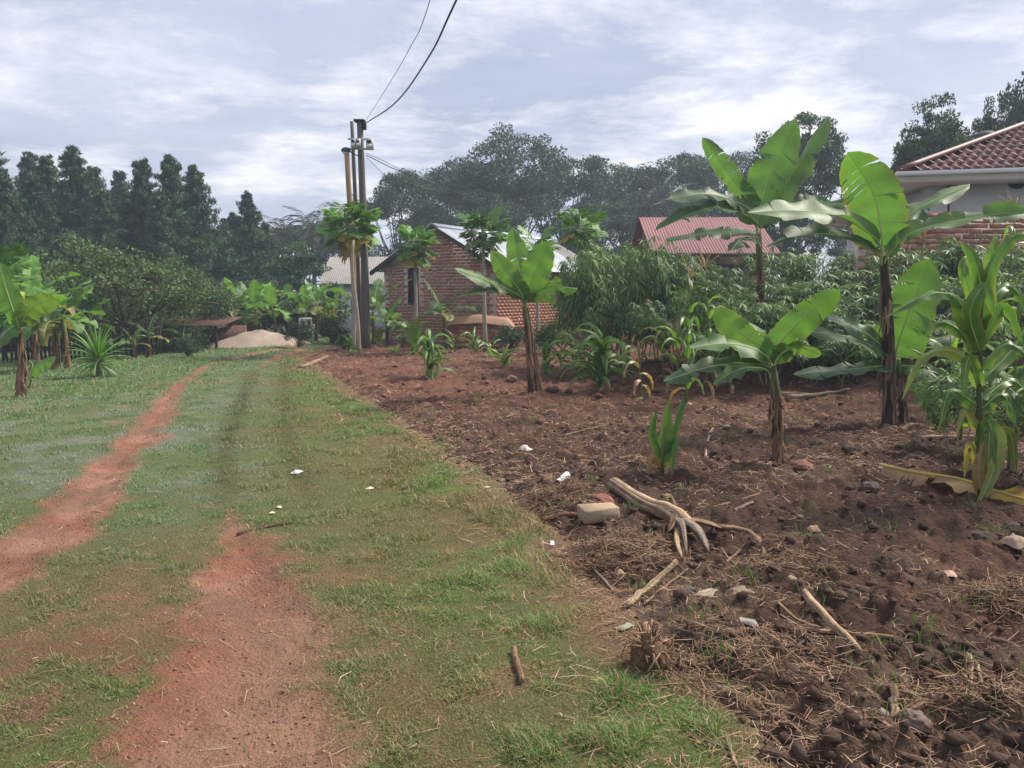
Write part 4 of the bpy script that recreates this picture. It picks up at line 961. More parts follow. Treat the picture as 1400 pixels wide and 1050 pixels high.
def cable(pts, r, label, n=40):
    P = spline(np.array(pts), n); o0 = P[0].copy(); b = MB(); b.tube(P - o0, r, 6); o = b.build('overhead_cable', m_cable, smooth=True); o.location = o0; return tag(o, label, 'cable', 'overhead cables')
q = [at(499, 169, 22.4), at(540, 141, 16.0), at(586, 78, 11.6), at(626, -4, 9.0)]; e_ = (q[3] - q[2]); q += [np.array([.55, 5.0, 5.1]), np.array([2.2, 0, 5.45]), np.array([4.2, -6, 6.4])]
cable(q, .013, 'thick black cable swinging up from the power pole top')
q = [at(500, 165, 22.4), at(530, 118, 16.0), at(560, 66, 12), at(588, 0, 9.4)]; q += [np.array([.2, 5.0, 5.75]), np.array([1.6, 0, 6.0]), np.array([3.6, -6, 6.6])]
cable(q, .005, 'thin wire running above the thick black cable')
cable([at(500, 212, 22.45), at(560, 239, 23.8), at(680, 277, 25.6), at(876, 298, 29.0)], .012, 'service wire sagging from the pole to the maroon roof')
cable([at(500, 209, 22.45), at(540, 228, 23.6), at(597, 262, 26), at(700, 312, 30.5)], .007, 'thin service wire sagging from the pole over the brick house')
cable([at(501, 215, 22.45), at(530, 244, 23.8), at(597, 310, 26.0)], .006, 'short service wire from the pole down to the brick gable')

# ------------------------------------------------------------------ trees in the background
def ztop(v, D): return at(700, v, D)[2]
EU = [euc_meshes(s) for s in (1, 2, 3)]
for i, (u, v, D, fat) in enumerate([(6, 188, 41, 1.25), (52, 212, 47, 1.1), (84, 214, 43, 1.1), (124, 203, 42, 1.2), (180, 238, 50, 1.2), (206, 219, 44, 1.15), (250, 214, 42, 1.2), (287, 230, 43, 1.1), (344, 264, 45, 1.15), (-45, 205, 42, 1.3), (30, 240, 38, 1.1), (155, 262, 40, 1.15), (228, 262, 40, 1.1), (312, 300, 47, 1.0), (372, 305, 50, 1.0), (104, 250, 48, 1.3), (270, 262, 47, 1.2), (-15, 235, 50, 1.3), (68, 240, 40, 1.2), (142, 232, 52, 1.2), (190, 262, 41, 1.2), (330, 292, 48, 1.1)]):
    D *= .9; p = base_at(u, D); h_ = ztop(v, D) - p[2]
    tree_inst('eucalyptus_tree', EU[i % 3], p, h_ / 11.4, i * 1.7, 'tall slender eucalyptus in the dense dark row left of the track' if u < 300 else 'eucalyptus at the thinner end of the row near the palms', 'tree', 'eucalyptus row', sxy=h_ / 12.0 * fat * 1.38)
BR = [broad_meshes(11), broad_meshes(12, lobes=15), broad_meshes(13, lobes=14, flat=.5), broad_meshes(14, H=13, lobes=15, flat=.7)]
CLAB = {545: 'hazy broad tree just right of the power poles', 625: 'hazy broad tree above the brick gable peak', 700: 'tallest hazy broad tree over the shiny iron roof', 775: 'hazy broad tree behind the papaya next to the cassava clump', 850: 'hazy broad tree just left of the maroon roof ridge', 925: 'hazy broad tree right behind the maroon roof', 990: 'hazy broad tree behind the ragged leaves over the maroon roof', 660: 'lower hazy tree before the tallest one over the iron roof', 880: 'lower hazy tree at the near end of the maroon roof', 1150: 'low hazy tree between the two tall bananas', 590: 'lower hazy tree close behind the brick gable', 820: 'lower hazy tree above the big cassava clump', 395: 'hazy broad tree filling the gap behind the palms', 455: 'hazy broad tree between the palms and the tan pole'}
for i, (u, v, D, wpx) in enumerate([(545, 248, 60, 120), (625, 222, 68, 140), (700, 204, 64, 170), (775, 212, 66, 150), (850, 236, 70, 120), (925, 208, 66, 130), (990, 226, 62, 110), (660, 260, 56, 110), (880, 275, 60, 110), (1150, 282, 60, 90), (590, 285, 58, 90), (820, 275, 56, 110), (395, 318, 62, 110), (455, 306, 64, 120)]):
    p = base_at(u, D); h_ = ztop(v, D) - p[2]
    tree_inst('canopy_tree', BR[i % 4], p, h_ / 13.2, i * 2.1, CLAB[u], 'tree', 'hazy canopy trees', sxy=wpx / F * D / 9.6)
JK = [broad_meshes(21, H=9, RX=3.0, lobes=16, clumps=14, leaves=95, lsz=.24, base_c=(.050, .092, .036), flat=.95, trunk=.22, low=.28), broad_meshes(22, H=9, RX=3.0, lobes=17, clumps=14, leaves=95, lsz=.24, base_c=(.056, .100, .040), flat=.95, trunk=.22, low=.28)]
for i, (u, v, D, wpx, lab) in enumerate([(1085, 164, 44, 130, 'dark dense tree rising behind the tallest banana leaves'), (1258, 155, 31, 115, 'dark rounded tree just left of the tiled roof'), (1345, 140, 36, 80, 'dark tree showing over the tiled roof beside the water tank'), (1405, 92, 34, 120, 'tallest dark tree towering over the tiled roof'), (1030, 235, 50, 90, 'dark tree between the maroon roof and the tall banana')]):
    p = base_at(u, D); h_ = ztop(v, D) - p[2]; tree_inst('dark_tree', JK[i % 2], p, h_ / 8.9, i * 1.3, lab, 'tree', sxy=wpx / F * D / 5.6)
p = base_at(415, 37); tree_inst('round_tree', broad_meshes(31, H=5, RX=1.8, lobes=10, clumps=12, leaves=70, lsz=.16, base_c=(.06, .115, .04), flat=1.0, trunk=.2, low=.2, r=.1), p, (ztop(325, 37) - p[2]) / 4.9, 0, 'small round light green tree left of the power poles')
PM = palm_meshes(41)
for u, v, D, s_ in ((392, 296, 52, 1), (432, 286, 54, 1.1), (412, 305, 48, .9), (880, 262, 52, 1.0), (905, 245, 58, 1.0)):
    p = base_at(u, D); h_ = ztop(v, D) - p[2]; t = tree_inst('palm_tree', PM, p, h_ / 9.6, u * .1, 'feathery hazy palm left of the power poles' if u < 600 else 'feathery hazy palm standing over the maroon roof', 'palm tree', 'hazy palms', parts=('trunk', 'fronds'), sxy=h_ / 9.6 * 1.2 * s_)
# mid-distance bushy tree on the left, with thin stems
MT = broad_meshes(51, H=3.4, RX=2.3, lobes=13, clumps=13, leaves=60, lsz=.13, base_c=(.085, .135, .045), flat=.9, trunk=.25, low=.2, r=.05)
for u, D, v, wpx, lab, rz in ((172, 23.5, 330, 215, 'wide low bushy tree with thin stems behind the spiky dracaena', 0.3), (262, 27, 372, 130, 'smaller bushy tree over the low dark shed', 2.0), (70, 27, 352, 140, 'bushy tree partly hidden behind the left banana clump', 4.0)):
    p = base_at(u, D); h_ = ztop(v, D) - p[2]; tree_inst('bushy_tree', MT, p, h_ / 3.3, rz, lab, 'tree', sxy=wpx / F * D / 4.2)
BU = [bush_meshes(s, c=c) for s, c in ((61, (.040, .075, .028)), (62, (.055, .10, .030)), (63, (.034, .062, .026)))]
for i, (u, D, v, wpx, lab) in enumerate([(20, 26, 410, 110, 'dark shrub behind the fence poles by the left bananas'), (120, 27.5, 405, 120, 'dark shrub behind the fence under the bushy tree'), (205, 28.5, 402, 110, 'dark shrub behind the low shed roof'), (285, 29.5, 396, 110, 'dense dark shrub above the mud wall'), (325, 31, 396, 90, 'dense dark shrub right of the mud wall'), (400, 30, 402, 90, 'leafy green shrub behind the sand heap'), (448, 31, 388, 95, 'leafy green shrub in front of the grey roofed house'), (355, 33, 385, 100, 'tall shrub behind the banana row at the sand heap'), (412, 25, 437, 45, 'low green shrub at the bend of the track'), (455, 26.5, 430, 50, 'green shrub left of the power pole feet'), (472, 22.0, 455, 26, 'small leafy shrub at the foot of the poles'), (700, 21.5, 444, 60, 'low green bush along the brick side wall'), (748, 20.5, 440, 70, 'green bush at the far corner of the brick house'), (225, 24.3, 446, 60, 'leafy shrub growing in front of the low shed'), (262, 24.6, 444, 55, 'leafy shrub at the right end of the low shed'), (258, 21.5, 462, 45, 'low grey green clump of weeds beside the lawn')]):
    p = base_at(u, D); h_ = ztop(v, D) - p[2]; tree_inst('shrub', BU[i % 3], p, max(.2, h_ / 1.95), i * 1.1, lab, 'shrub', 'background shrubs', parts=('stems', 'foliage'), sxy=wpx / F * D / 2.5)
# ------------------------------------------------------------------ banana plants traced leaf by leaf: ((u, v, depth offset)...), width px, roll, options
banana_px(727, 545, (716, 412), [
    (((714, 400, .05), (709, 360, .15), (700, 311, .25)), 34, 8, dict(c0=GL, tears=0, fold=.2)),
    (((720, 402, -.05), (733, 368, -.12), (749, 329, -.15)), 42, -8, dict(c0=GL, tears=1, fold=.18)),
    (((713, 402, -.1), (695, 376, -.2), (672, 343, -.25)), 32, 12, dict(c0=GB, tears=1, fold=.22)),
    (((711, 405, -.1), (672, 386, -.4), (621, 367, -.55)), 34, 58, dict(c0=GB, tears=2, fold=-.25)),
    (((711, 408, -.1), (672, 398, -.45), (630, 405, -.7)), 32, 62, dict(c0=GD, tears=3, fold=-.35)),
    (((722, 404, .1), (745, 388, .25), (768, 384, .35)), 30, 55, dict(c0=GB, tears=2, fold=.1)),
    (((724, 406, -.1), (752, 392, -.3), (790, 394, -.45)), 30, 62, dict(c0=GD, tears=3, fold=-.3)),
    (((722, 410, .2), (738, 405, .5), (756, 416, .9)), 30, 50, dict(c0=GD, tears=3))],
    'banana plant with upright light green leaves before the brick house', .075, .05, stem2=.12, seed=1, dark=.15, green=.3)
banana_px(1063, 648, (1056, 500), [
    (((1056, 485, -.02), (1092, 440, -.08), (1149, 396, -.15)), 46, -14, dict(c0=GL, tears=0, fold=.28)),
    (((1050, 484, .04), (1012, 455, .12), (978, 421, .2)), 48, 20, dict(c0=GB, tears=2, fold=.15)),
    (((1048, 487, -.05), (1000, 470, -.22), (942, 476, -.3)), 46, 52, dict(c0=GB, tears=1, fold=-.12)),
    (((1046, 500, -.05), (980, 500, -.28), (907, 521, -.4)), 46, 60, dict(c0=GD, tears=3, fold=-.3)),
    (((1063, 490, -.02), (1088, 474, -.1), (1123, 485, -.15)), 36, 48, dict(c0=GB, tears=2, fold=.05)),
    (((1047, 505, .12), (1012, 505, .4), (975, 525, .6)), 40, 55, dict(c0=GD, tears=3, fold=-.3)),
    (((1050, 492, .1), (1036, 455, .35), (1022, 440, .6)), 34, 40, dict(c0=GD, tears=2))],
    'small young banana plant with a reddish brown stem and dusty leaves', .075, .05, seed=2, dark=.1, green=.34)
banana_px(1216, 588, (1208, 350), [
    (((1205, 318, -.02), (1193, 262, .05), (1159, 208, .12)), 78, 6, dict(c0=GL, tears=0, fold=.12, wave=.02, t0=.2)),
    (((1200, 330, -.1), (1150, 297, -.35), (1085, 288, -.6), (1022, 291, -.75)), 50, 60, dict(c0=GB, tears=2, fold=-.3)),
    (((1198, 345, -.1), (1145, 322, -.3), (1095, 322, -.5), (1048, 338, -.65)), 46, 64, dict(c0=GD, tears=2, fold=-.35)),
    (((1212, 335, .05), (1248, 290, .2), (1326, 252, .3)), 42, -56, dict(c0=GB, tears=5, fold=-.2)),
    (((1216, 348, -.1), (1252, 316, -.3), (1340, 296, -.6), (1412, 290, -.8)), 50, -60, dict(c0=GB, tears=3, fold=-.35)),
    (((1203, 325, .2), (1168, 284, .6), (1118, 277, 1.0)), 44, 60, dict(c0=GD, tears=6, fold=-.2)),
    (((1212, 330, .2), (1225, 300, .5), (1238, 285, .9)), 40, 40, dict(c0=GD, tears=3))],
    'tall banana plant with dark blackened stem and one broad upright leaf', .105, .065, seed=3, dark=.75, green=.12)
banana_px(1236, 585, (1226, 490), [
    (((1226, 478, -.05), (1244, 424, -.1), (1272, 353, -.1)), 74, -8, dict(c0=GL, tears=0, fold=.15, wave=.02)),
    (((1215, 482, -.05), (1175, 450, -.2), (1127, 430, -.3)), 38, 55, dict(c0=GD, tears=2, fold=-.15)),
    (((1214, 486, -.1), (1165, 462, -.35), (1100, 452, -.5)), 36, 60, dict(c0=GD, tears=3, fold=-.2)),
    (((1212, 500, -.1), (1160, 505, -.35), (1084, 512, -.55)), 40, 60, dict(c0=GD, tears=3, fold=-.2)),
    (((1236, 482, .05), (1268, 468, .15), (1310, 455, .2)), 38, -55, dict(c0=GD, tears=2)),
    (((1236, 500, .0), (1262, 505, -.1), (1290, 530, -.15)), 42, -45, dict(c0=GD, tears=4, fold=-.2))],
    'low banana sucker with one big round leaf growing beside the blackened stem', .07, .05, seed=4, dark=.6, green=.4)
banana_px(1040, None, (1037, 320), [
    (((1037, 295, -.02), (1052, 240, .02), (1087, 163, .06)), 62, -10, dict(c0=GL, tears=2, fold=.2)),
    (((1046, 295, .1), (1090, 228, .25), (1133, 159, .35)), 44, -38, dict(c0=GB, tears=1, fold=.3)),
    (((1032, 290, .05), (997, 240, .1), (960, 188, .15)), 34, 24, dict(c0=GB, tears=2, fold=.3)),
    (((1030, 290, -.1), (975, 266, -.4), (914, 272, -.6)), 42, 58, dict(c0=GD, tears=4, fold=-.25)),
    (((1027, 300, -.15), (972, 284, -.55), (896, 315, -.85)), 46, 58, dict(c0=GD, tears=3, fold=-.35)),
    (((1032, 320, .1), (972, 318, .3), (908, 328, .5)), 34, 64, dict(c0=GD, tears=4, fold=-.2)),
    (((1046, 305, .1), (1100, 277, .3), (1146, 288, .5)), 40, -60, dict(c0=GD, tears=6, fold=-.2)),
    (((1036, 325, -.2), (1015, 325, -.5), (1000, 342, -.8)), 36, 40, dict(c0=GD, tears=5))],
    'tallest banana plant rising from the cassava with ragged spread leaves', .10, .065, D=13.4, seed=5, dark=.3, green=.3)
banana_px(28, 542, (27, 448), [
    (((30, 440, -.05), (48, 418, -.1), (78, 408, -.15)), 34, -20, dict(c0=(.13, .22, .04), tears=2, fold=.1, c1=(.25, .13, .05))),
    (((24, 442, -.1), (10, 400, -.2), (-2, 358, -.25)), 34, 14, dict(c0=GL, tears=1)),
    (((24, 446, -.05), (12, 450, -.25), (-6, 472, -.35)), 30, 55, dict(c0=GB, tears=1)),
    (((26, 446, .05), (14, 446, .2), (2, 454, .3)), 26, 60, dict(c0=GD, tears=1)),
    (((32, 448, .1), (52, 430, .3), (84, 424, .4)), 34, -50, dict(c0=GD, tears=4)),
    (((28, 440, .1), (26, 415, .4), (34, 400, .7)), 30, 40, dict(c0=(.30, .34, .05), tears=0))],
    'shaggy dry stemmed banana plant standing alone on the left lawn', .10, .055, seed=6, dark=.0, green=.2)
banana_px(40, 530, (41, 515), [(((42, 512, 0), (55, 498, -.05), (76, 489, -.1)), 20, -30, dict(c0=GL, tears=0)), (((40, 512, 0), (45, 500, .05), (40, 492, .1)), 16, 20, dict(c0=GB, tears=0)), (((43, 514, 0), (49, 511, .1), (52, 516, .2)), 12, -40, dict(c0=GD, tears=0))],
    'tiny banana sucker at the foot of the shaggy stem', .035, .02, seed=7, green=.8)
# clump behind it
for i, (u, D, vpiv, L, W, nl, lab) in enumerate([(52, 17.8, 412, 1.55, .48, 9, 'banana plant with a torn upright light leaf in the left clump'), (77, 18.6, 428, 1.4, .42, 9, 'slim banana plant in the middle of the left clump'), (94, 19.0, 430, 1.5, .40, 10, 'ragged banana plant at the right end of the left clump'), (-12, 17.5, 410, 1.2, .4, 7, 'banana plant cut by the left edge of the clump')]):
    p = base_at(u, D); banana_gen(p, at(u, vpiv, D)[2] - p[2], nl, L, W, lab, 70 + i, r0=.085, dark=.1, tear=6, c=(.15, .31, .06) if i == 0 else GL, dry=14)
# row at the back, by the sand heap and the poles
for i, (u, D, vpiv, L, W, nl, lab, c) in enumerate([(322, 28.5, 418, 1.3, .46, 8, 'banana plant right behind the sand heap', GB), (352, 29.0, 420, 1.3, .46, 7, 'banana plant with a pale new leaf behind the sand heap', GL), (381, 28.2, 422, 1.3, .48, 7, 'banana plant with one light flag leaf past the heap', GL), (434, 27.5, 415, 1.4, .44, 8, 'banana plant left of the power poles', GB), (402, 30.0, 415, 1.3, .42, 7, 'banana plant deep in the row past the heap', GD), (512, 24.2, 425, 1.7, .42, 9, 'banana plant with long arched leaves right of the power poles', GB), (609, 22.6, 425, 1.3, .42, 8, 'ragged banana plant in front of the brick gable', GD), (552, 23.4, 450, .7, .22, 5, 'small banana sucker below the gable window', GB), (648, 24.0, 440, .8, .26, 5, 'small banana plant at the corner of the brick house', GD), (300, 30.0, 415, 1.3, .44, 7, 'banana plant between the mud wall and the sand heap', GL), (338, 31.0, 412, 1.4, .46, 8, 'taller banana plant behind the one at the heap', GB), (366, 30.5, 416, 1.3, .46, 7, 'banana plant with spread leaves past the heap', GL), (418, 28.8, 420, 1.3, .44, 8, 'banana plant right behind the white chair', GB), (460, 28.0, 418, 1.3, .42, 7, 'banana plant just left of the tan pole', GB), (125, 21.5, 435, 1.2, .36, 7, 'banana plant behind the spiky dracaena', GB), (530, 23.6, 438, 1.2, .36, 7, 'leafy banana sucker between the poles and the gable', GL), (205, 22.2, 452, .95, .26, 6, 'thin banana plant by the low shed', GD), (186, 21.8, 462, .7, .22, 5, 'short banana sucker beside the thin one at the shed', GB), (250, 23.8, 455, .8, .24, 5, 'banana plant with a thin pale stem before the shed', GD)]):
    p = base_at(u, D); banana_gen(p, at(u, vpiv, D)[2] - p[2], nl, L, W, lab, 90 + i, r0=.07, dark=.3, tear=5, c=c, dry=5)
# ------------------------------------------------------------------ papayas
papaya(484, None, 21.2, 286, 'papaya tree with a wide crown in front of the power poles', 201, 40, 1.1, (-6, 0), yellow=3)
papaya(566, None, 22.8, 318, 'papaya tree with a drooping crown before the brick gable', 202, 36, .9, (2, 0), yellow=3)
papaya(664, None, 21.6, 296, 'slim papaya tree before the shiny iron roof', 203, 28, 1.0, (-4, 0), yellow=2)
papaya(791, None, 18.5, 292, 'papaya tree rising behind the cassava clump', 204, 24, .8, (2, 0), yellow=2)
papaya(735, None, 24.5, 322, 'yellowing papaya tree beside the iron roof', 205, 26, 1.0, (0, 0), yellow=7)
papaya(-14, None, 15.5, 362, 'yellow green papaya crown at the left edge of the lawn', 206, 30, 1.1, (0, 0), yellow=3)
b0 = base(492, 492); o = MB(); P = spline(np.array([[0, 0, -.05], [-.03, 0, .9], [-.14, .02, 2.2], [-.10, .02, 2.9]]), 10); o.tube(P, np.linspace(.05, .035, 10), 8, col=(.36, .29, .22)); o = o.build('bare_stem', m_dry, smooth=True); o.location = b0; tag(o, 'bare pale papaya stem leaning before the power poles', 'stem')
# ------------------------------------------------------------------ maize and small plants in the plot
MG, ML2 = (.070, .175, .03), (.12, .25, .04)
for i, (u, v, vtop, nl, L, W, lab, c, kw) in enumerate([
    (587, 522, 442, 26, .85, .13, 'bushy maize plant with dried lower leaves near the brick house', MG, dict(dry=3, bend=(110, 175))),
    (566, 488, 428, 9, .85, .19, 'young light green maize plant beside the bushy one', ML2, dict(dry=0, bend=(40, 100))),
    (650, 487, 450, 10, .6, .10, 'small maize plant before the brick corner', MG, dict(dry=1)),
    (690, 506, 482, 13, .65, .10, 'low rosette maize seedling between the stems', ML2, dict(dry=0, bend=(60, 110), spread=3)),
    (745, 520, 463, 8, .6, .12, 'young maize plant behind the upright banana', MG, dict(dry=0)),
    (818, 540, 436, 34, .85, .125, 'large arching maize clump with dried skirt leaves', MG, dict(dry=5, bend=(95, 160), spread=2.5)),
    (788, 522, 448, 16, .8, .12, 'yellowing maize plant behind the large arching clump', ML2, dict(dry=2, bend=(110, 170))),
    (938, 562, 345, 13, .8, .085, 'tall maize plant with tassel before the cassava', MG, dict(dry=3, tassel=True, bend=(90, 170))),
    (965, 545, 330, 11, .8, .08, 'tall maize plant with broken yellow leaves and tassel', (.11, .20, .04), dict(dry=4, tassel=True, bend=(110, 170))),
    (908, 528, 420, 10, .75, .09, 'half dried maize plant drooping beside the cassava stems', (.16, .19, .05), dict(dry=4, bend=(120, 175))),
    (478, 492, 460, 12, .45, .09, 'small leafy maize plant at the pole foot', MG, dict(dry=0, bend=(60, 140), spread=3)),
    (540, 486, 478, 7, .35, .09, 'yellow green maize seedling near the pole foot', ML2, dict(dry=0, bend=(60, 120), spread=3)),
    (766, 508, 450, 9, .65, .10, 'arching maize plant between banana and cassava clump', MG, dict(dry=2, bend=(90, 165))),
    (850, 530, 455, 8, .6, .09, 'thin yellow tipped maize plant under the cassava clump', ML2, dict(dry=2, bend=(100, 170))),
    (700, 482, 452, 8, .6, .10, 'maize plant by the bush at the brick side wall', MG, dict(dry=1)),
    (622, 486, 450, 8, .55, .10, 'maize plant left of the covered stack', MG, dict(dry=1)),
    (880, 556, 470, 6, .6, .08, 'brown withered maize stalk below the cassava stems', (.26, .20, .09), dict(dry=5, bend=(120, 175))),
    (1000, 540, 440, 8, .65, .09, 'maize plant hidden behind the young banana', MG, dict(dry=2)),
    (1150, 540, 455, 7, .6, .09, 'maize plant beside the blackened banana stem', MG, dict(dry=2)),
    (1290, 585, 430, 10, .7, .09, 'leafy maize plant between sucker and broad leaved maize', ML2, dict(dry=2)),
    (725, 498, 462, 8, .5, .09, 'small maize plant behind the double stemmed banana', MG, dict(dry=1)),
    (805, 512, 450, 9, .65, .10, 'maize plant in the shade of the cassava clump', MG, dict(dry=3, bend=(100, 170))),
    (925, 540, 420, 9, .7, .09, 'maize plant with drooping leaves left of the tasselled pair', ML2, dict(dry=3, bend=(100, 170))),
    (670, 492, 462, 7, .5, .09, 'short maize plant at the foot of the slim papaya', ML2, dict(dry=0)),
    (598, 468, 447, 5, .4, .06, 'pale dry maize stump with few leaves by the gable', (.24, .22, .06), dict(dry=3))]):
    p = base(u, v); h_ = max(.1, at(u, vtop, p[1])[2] - p[2]) * .82; maize_gen(p, h_, nl, L, W, lab, 300 + i, c=c, **kw)
# upright young plant at the middle of the plot
b0 = base(905, 655); D = b0[1]; t = thing('maize_plant', b0, 'stiff young maize plant with ribbed upright leaf and dried base', 'maize plant', 'maize plants')
MB().tube(np.array([[0, 0, -.02], [.0, 0, .2], [.02, 0, .42]]), [.02, .016, .008], 6, col=(.20, .20, .07)).build('stalk', m_strap, t)
for i, (pts, Wp, roll, c) in enumerate([(((906, 640, 0), (910, 595, 0), (914, 546, .02)), 26, 8, ML2), (((908, 625, 0), (922, 600, -.05), (918, 655, -.1)), 15, 30, MG), (((905, 625, 0), (893, 590, .04), (898, 560, .06)), 16, -20, MG), (((904, 640, 0), (892, 625, -.05), (884, 662, -.06)), 10, 20, (.34, .20, .08)), (((906, 640, 0), (912, 640, -.05), (906, 672, -.07)), 9, 20, (.36, .26, .13)), (((910, 630, .0), (930, 560, .08), (936, 540, .12)), 14, -30, MG)]):
    P, lat, W = px_leaf(pts, D, roll, Wp); leaf_obj(t, P, lat, W, b0, mat=m_strap, shape='strap', t0=0, tears=0, wave=.12, fold=.4, n=15, nm=2, c0=c, c1=(.3, .26, .08), seed=400 + i, rib=0)
# big maize at the right edge
b0 = base(1340, 692); D = b0[1]; org = b0 - np.array([0, 0, .02]); t = thing('maize_plant', org, 'tall broad leaved maize plant beside the fallen yellow banana leaf', 'maize plant', 'maize plants')
S = spline(np.array([org, at(1338, 560, D), at(1343, 440, D), at(1348, 372, D)]) - org, 12); MB().tube(S, np.linspace(.022, .010, 12), 8, col=(.10, .11, .04)).build('stalk', m_strap, t, smooth=True)
for i, (pts, Wp, roll, c) in enumerate([
    (((1336, 478, 0), (1312, 412, -.05), (1270, 402, -.12), (1206, 436, -.18)), 34, 48, MG), (((1342, 450, 0), (1352, 372, -.05), (1384, 324, -.1), (1420, 322, -.15)), 32, -35, MG),
    (((1340, 480, -.02), (1326, 430, -.1), (1346, 392, -.16), (1362, 440, -.2)), 34, 10, (.085, .2, .034)), (((1337, 500, 0), (1296, 478, -.08), (1258, 492, -.14), (1232, 548, -.16)), 24, 35, (.20, .27, .05)),
    (((1342, 500, 0), (1378, 470, -.08), (1420, 500, -.14)), 28, -40, MG), (((1340, 440, .05), (1318, 370, .15), (1330, 352, .22), (1345, 372, .3)), 26, 20, ML2),
    (((1338, 590, 0), (1320, 562, -.04), (1308, 596, -.08)), 18, 20, (.24, .26, .06)), (((1344, 575, 0), (1366, 600, -.1), (1352, 660, -.14), (1322, 716, -.16)), 28, -12, (.15, .20, .06)),
    (((1336, 660, 0), (1352, 590, -.12), (1350, 640, -.15)), 26, 10, (.11, .19, .05)), (((1344, 545, 0), (1384, 520, .1), (1420, 560, .15)), 26, -40, MG), (((1343, 430, .05), (1378, 390, .2), (1412, 430, .3)), 26, -35, MG),
    (((1338, 640, 0), (1326, 610, .05), (1318, 655, .1)), 18, 10, (.30, .28, .05)), (((1342, 680, 0), (1338, 640, -.08), (1346, 600, -.1)), 24, 5, (.36, .22, .12)), (((1340, 560, 0), (1372, 540, -.08), (1392, 590, -.12)), 26, -30, MG), (((1338, 555, 0), (1300, 535, -.06), (1284, 585, -.1)), 26, 30, MG), (((1341, 610, 0), (1378, 590, .05), (1390, 650, .05)), 26, -20, (.12, .18, .05)), (((1339, 620, 0), (1352, 575, -.1), (1362, 640, -.14)), 28, 8, MG), (((1338, 530, 0), (1324, 490, -.06), (1316, 545, -.1)), 26, 15, ML2), (((1342, 470, 0), (1372, 420, -.05), (1398, 470, -.1)), 28, -25, MG), (((1344, 400, 0), (1356, 345, 0), (1362, 318, .05)), 24, 10, ML2), (((1344, 400, 0), (1330, 350, 0), (1312, 330, .05)), 24, -10, MG), (((1338, 470, .05), (1290, 440, .2), (1262, 462, .3)), 26, 40, MG), (((1344, 520, .1), (1390, 470, .25), (1412, 420, .4)), 26, -30, MG)]):
    P, lat, W = px_leaf(pts, D, roll, Wp * .78); leaf_obj(t, P, lat, W, org, mat=m_strap, shape='strap', t0=0, tears=0, wave=.2, fold=.35, n=18, nm=2, c0=c, c1=(.3, .26, .08), seed=430 + i, rib=.005)
for i, (u, v, vt, lab) in enumerate([(1378, 655, 395, 'leafy maize plant right of the broad leaved one'), (1312, 612, 400, 'leafy maize plant left of the broad leaved stalk'), (1420, 690, 380, 'maize plant behind the end of the yellow leaf'), (1366, 560, 290, 'maize plant with a tall dry tassel against the brick wall'), (1412, 610, 320, 'maize plant at the right end of the cassava'), (1240, 540, 330, 'dry tasselled grass stalk before the brick wall')]):
    p = base(u, v); h_ = at(u, vt, p[1])[2] - p[2]; maize_gen(p, h_, 12 if i < 5 else 4, .85 if i > 2 else .6, .085 if i > 2 else .075, lab, 460 + i, c=(MG, ML2)[i % 2], dry=2, tassel=i > 2, bend=(80, 160))
# dracaena on the lawn
b0 = base(135, 515); D = b0[1]; t = thing('dracaena_plant', b0 - np.array([0, 0, .02]), 'spiky green dracaena with a skirt of drooping leaves on the lawn', 'dracaena'); g = np.random.default_rng(77)
MB().tube(np.array([[0, 0, -.02], [.01, 0, .2], [0, 0, .45]]), [.06, .05, .04], 8, col=(.25, .19, .10)).build('stem', m_dry, t, smooth=True)
for i in range(64):
    k = i / 64; az = i * 2.4 + g.normal(0, .15); el = R(86 - 105 * k); L = g.uniform(.62, .8)
    P = arc_pts((.02 * math.cos(az), .02 * math.sin(az), .48 - .22 * k), az, el, L, R(25 + 60 * k), 6); lat = np.tile([-math.sin(az), math.cos(az), 0], (4, 1))
    leaf_obj(t, P, lat, .062, np.zeros(3), mat=m_strap, shape='strap', t0=0, tears=0, wave=0, fold=.5, n=8, nm=1, c0=tuple(np.array((.10, .25, .05)) * g.uniform(.7, 1.4)), seed=i, rib=0)
# bluish agave-like plant and thin grey plants at the lawn's far edge
b0 = base(252, 481); t = thing('agave_plant', b0, 'dark bluish spiky plant at the far edge of the lawn', 'agave')
for i in range(22):
    k = i / 22; az = i * 2.4; P = arc_pts((0, 0, .0), az, R(80 - 60 * k), .85 * g.uniform(.8, 1.1), R(20 + 30 * k), 5); leaf_obj(t, P, np.tile([-math.sin(az), math.cos(az), 0], (4, 1)), .07, np.zeros(3), mat=m_strap, shape='strap', t0=0, tears=0, wave=0, fold=.4, n=7, nm=1, c0=(.04, .085, .05), seed=i, rib=0)
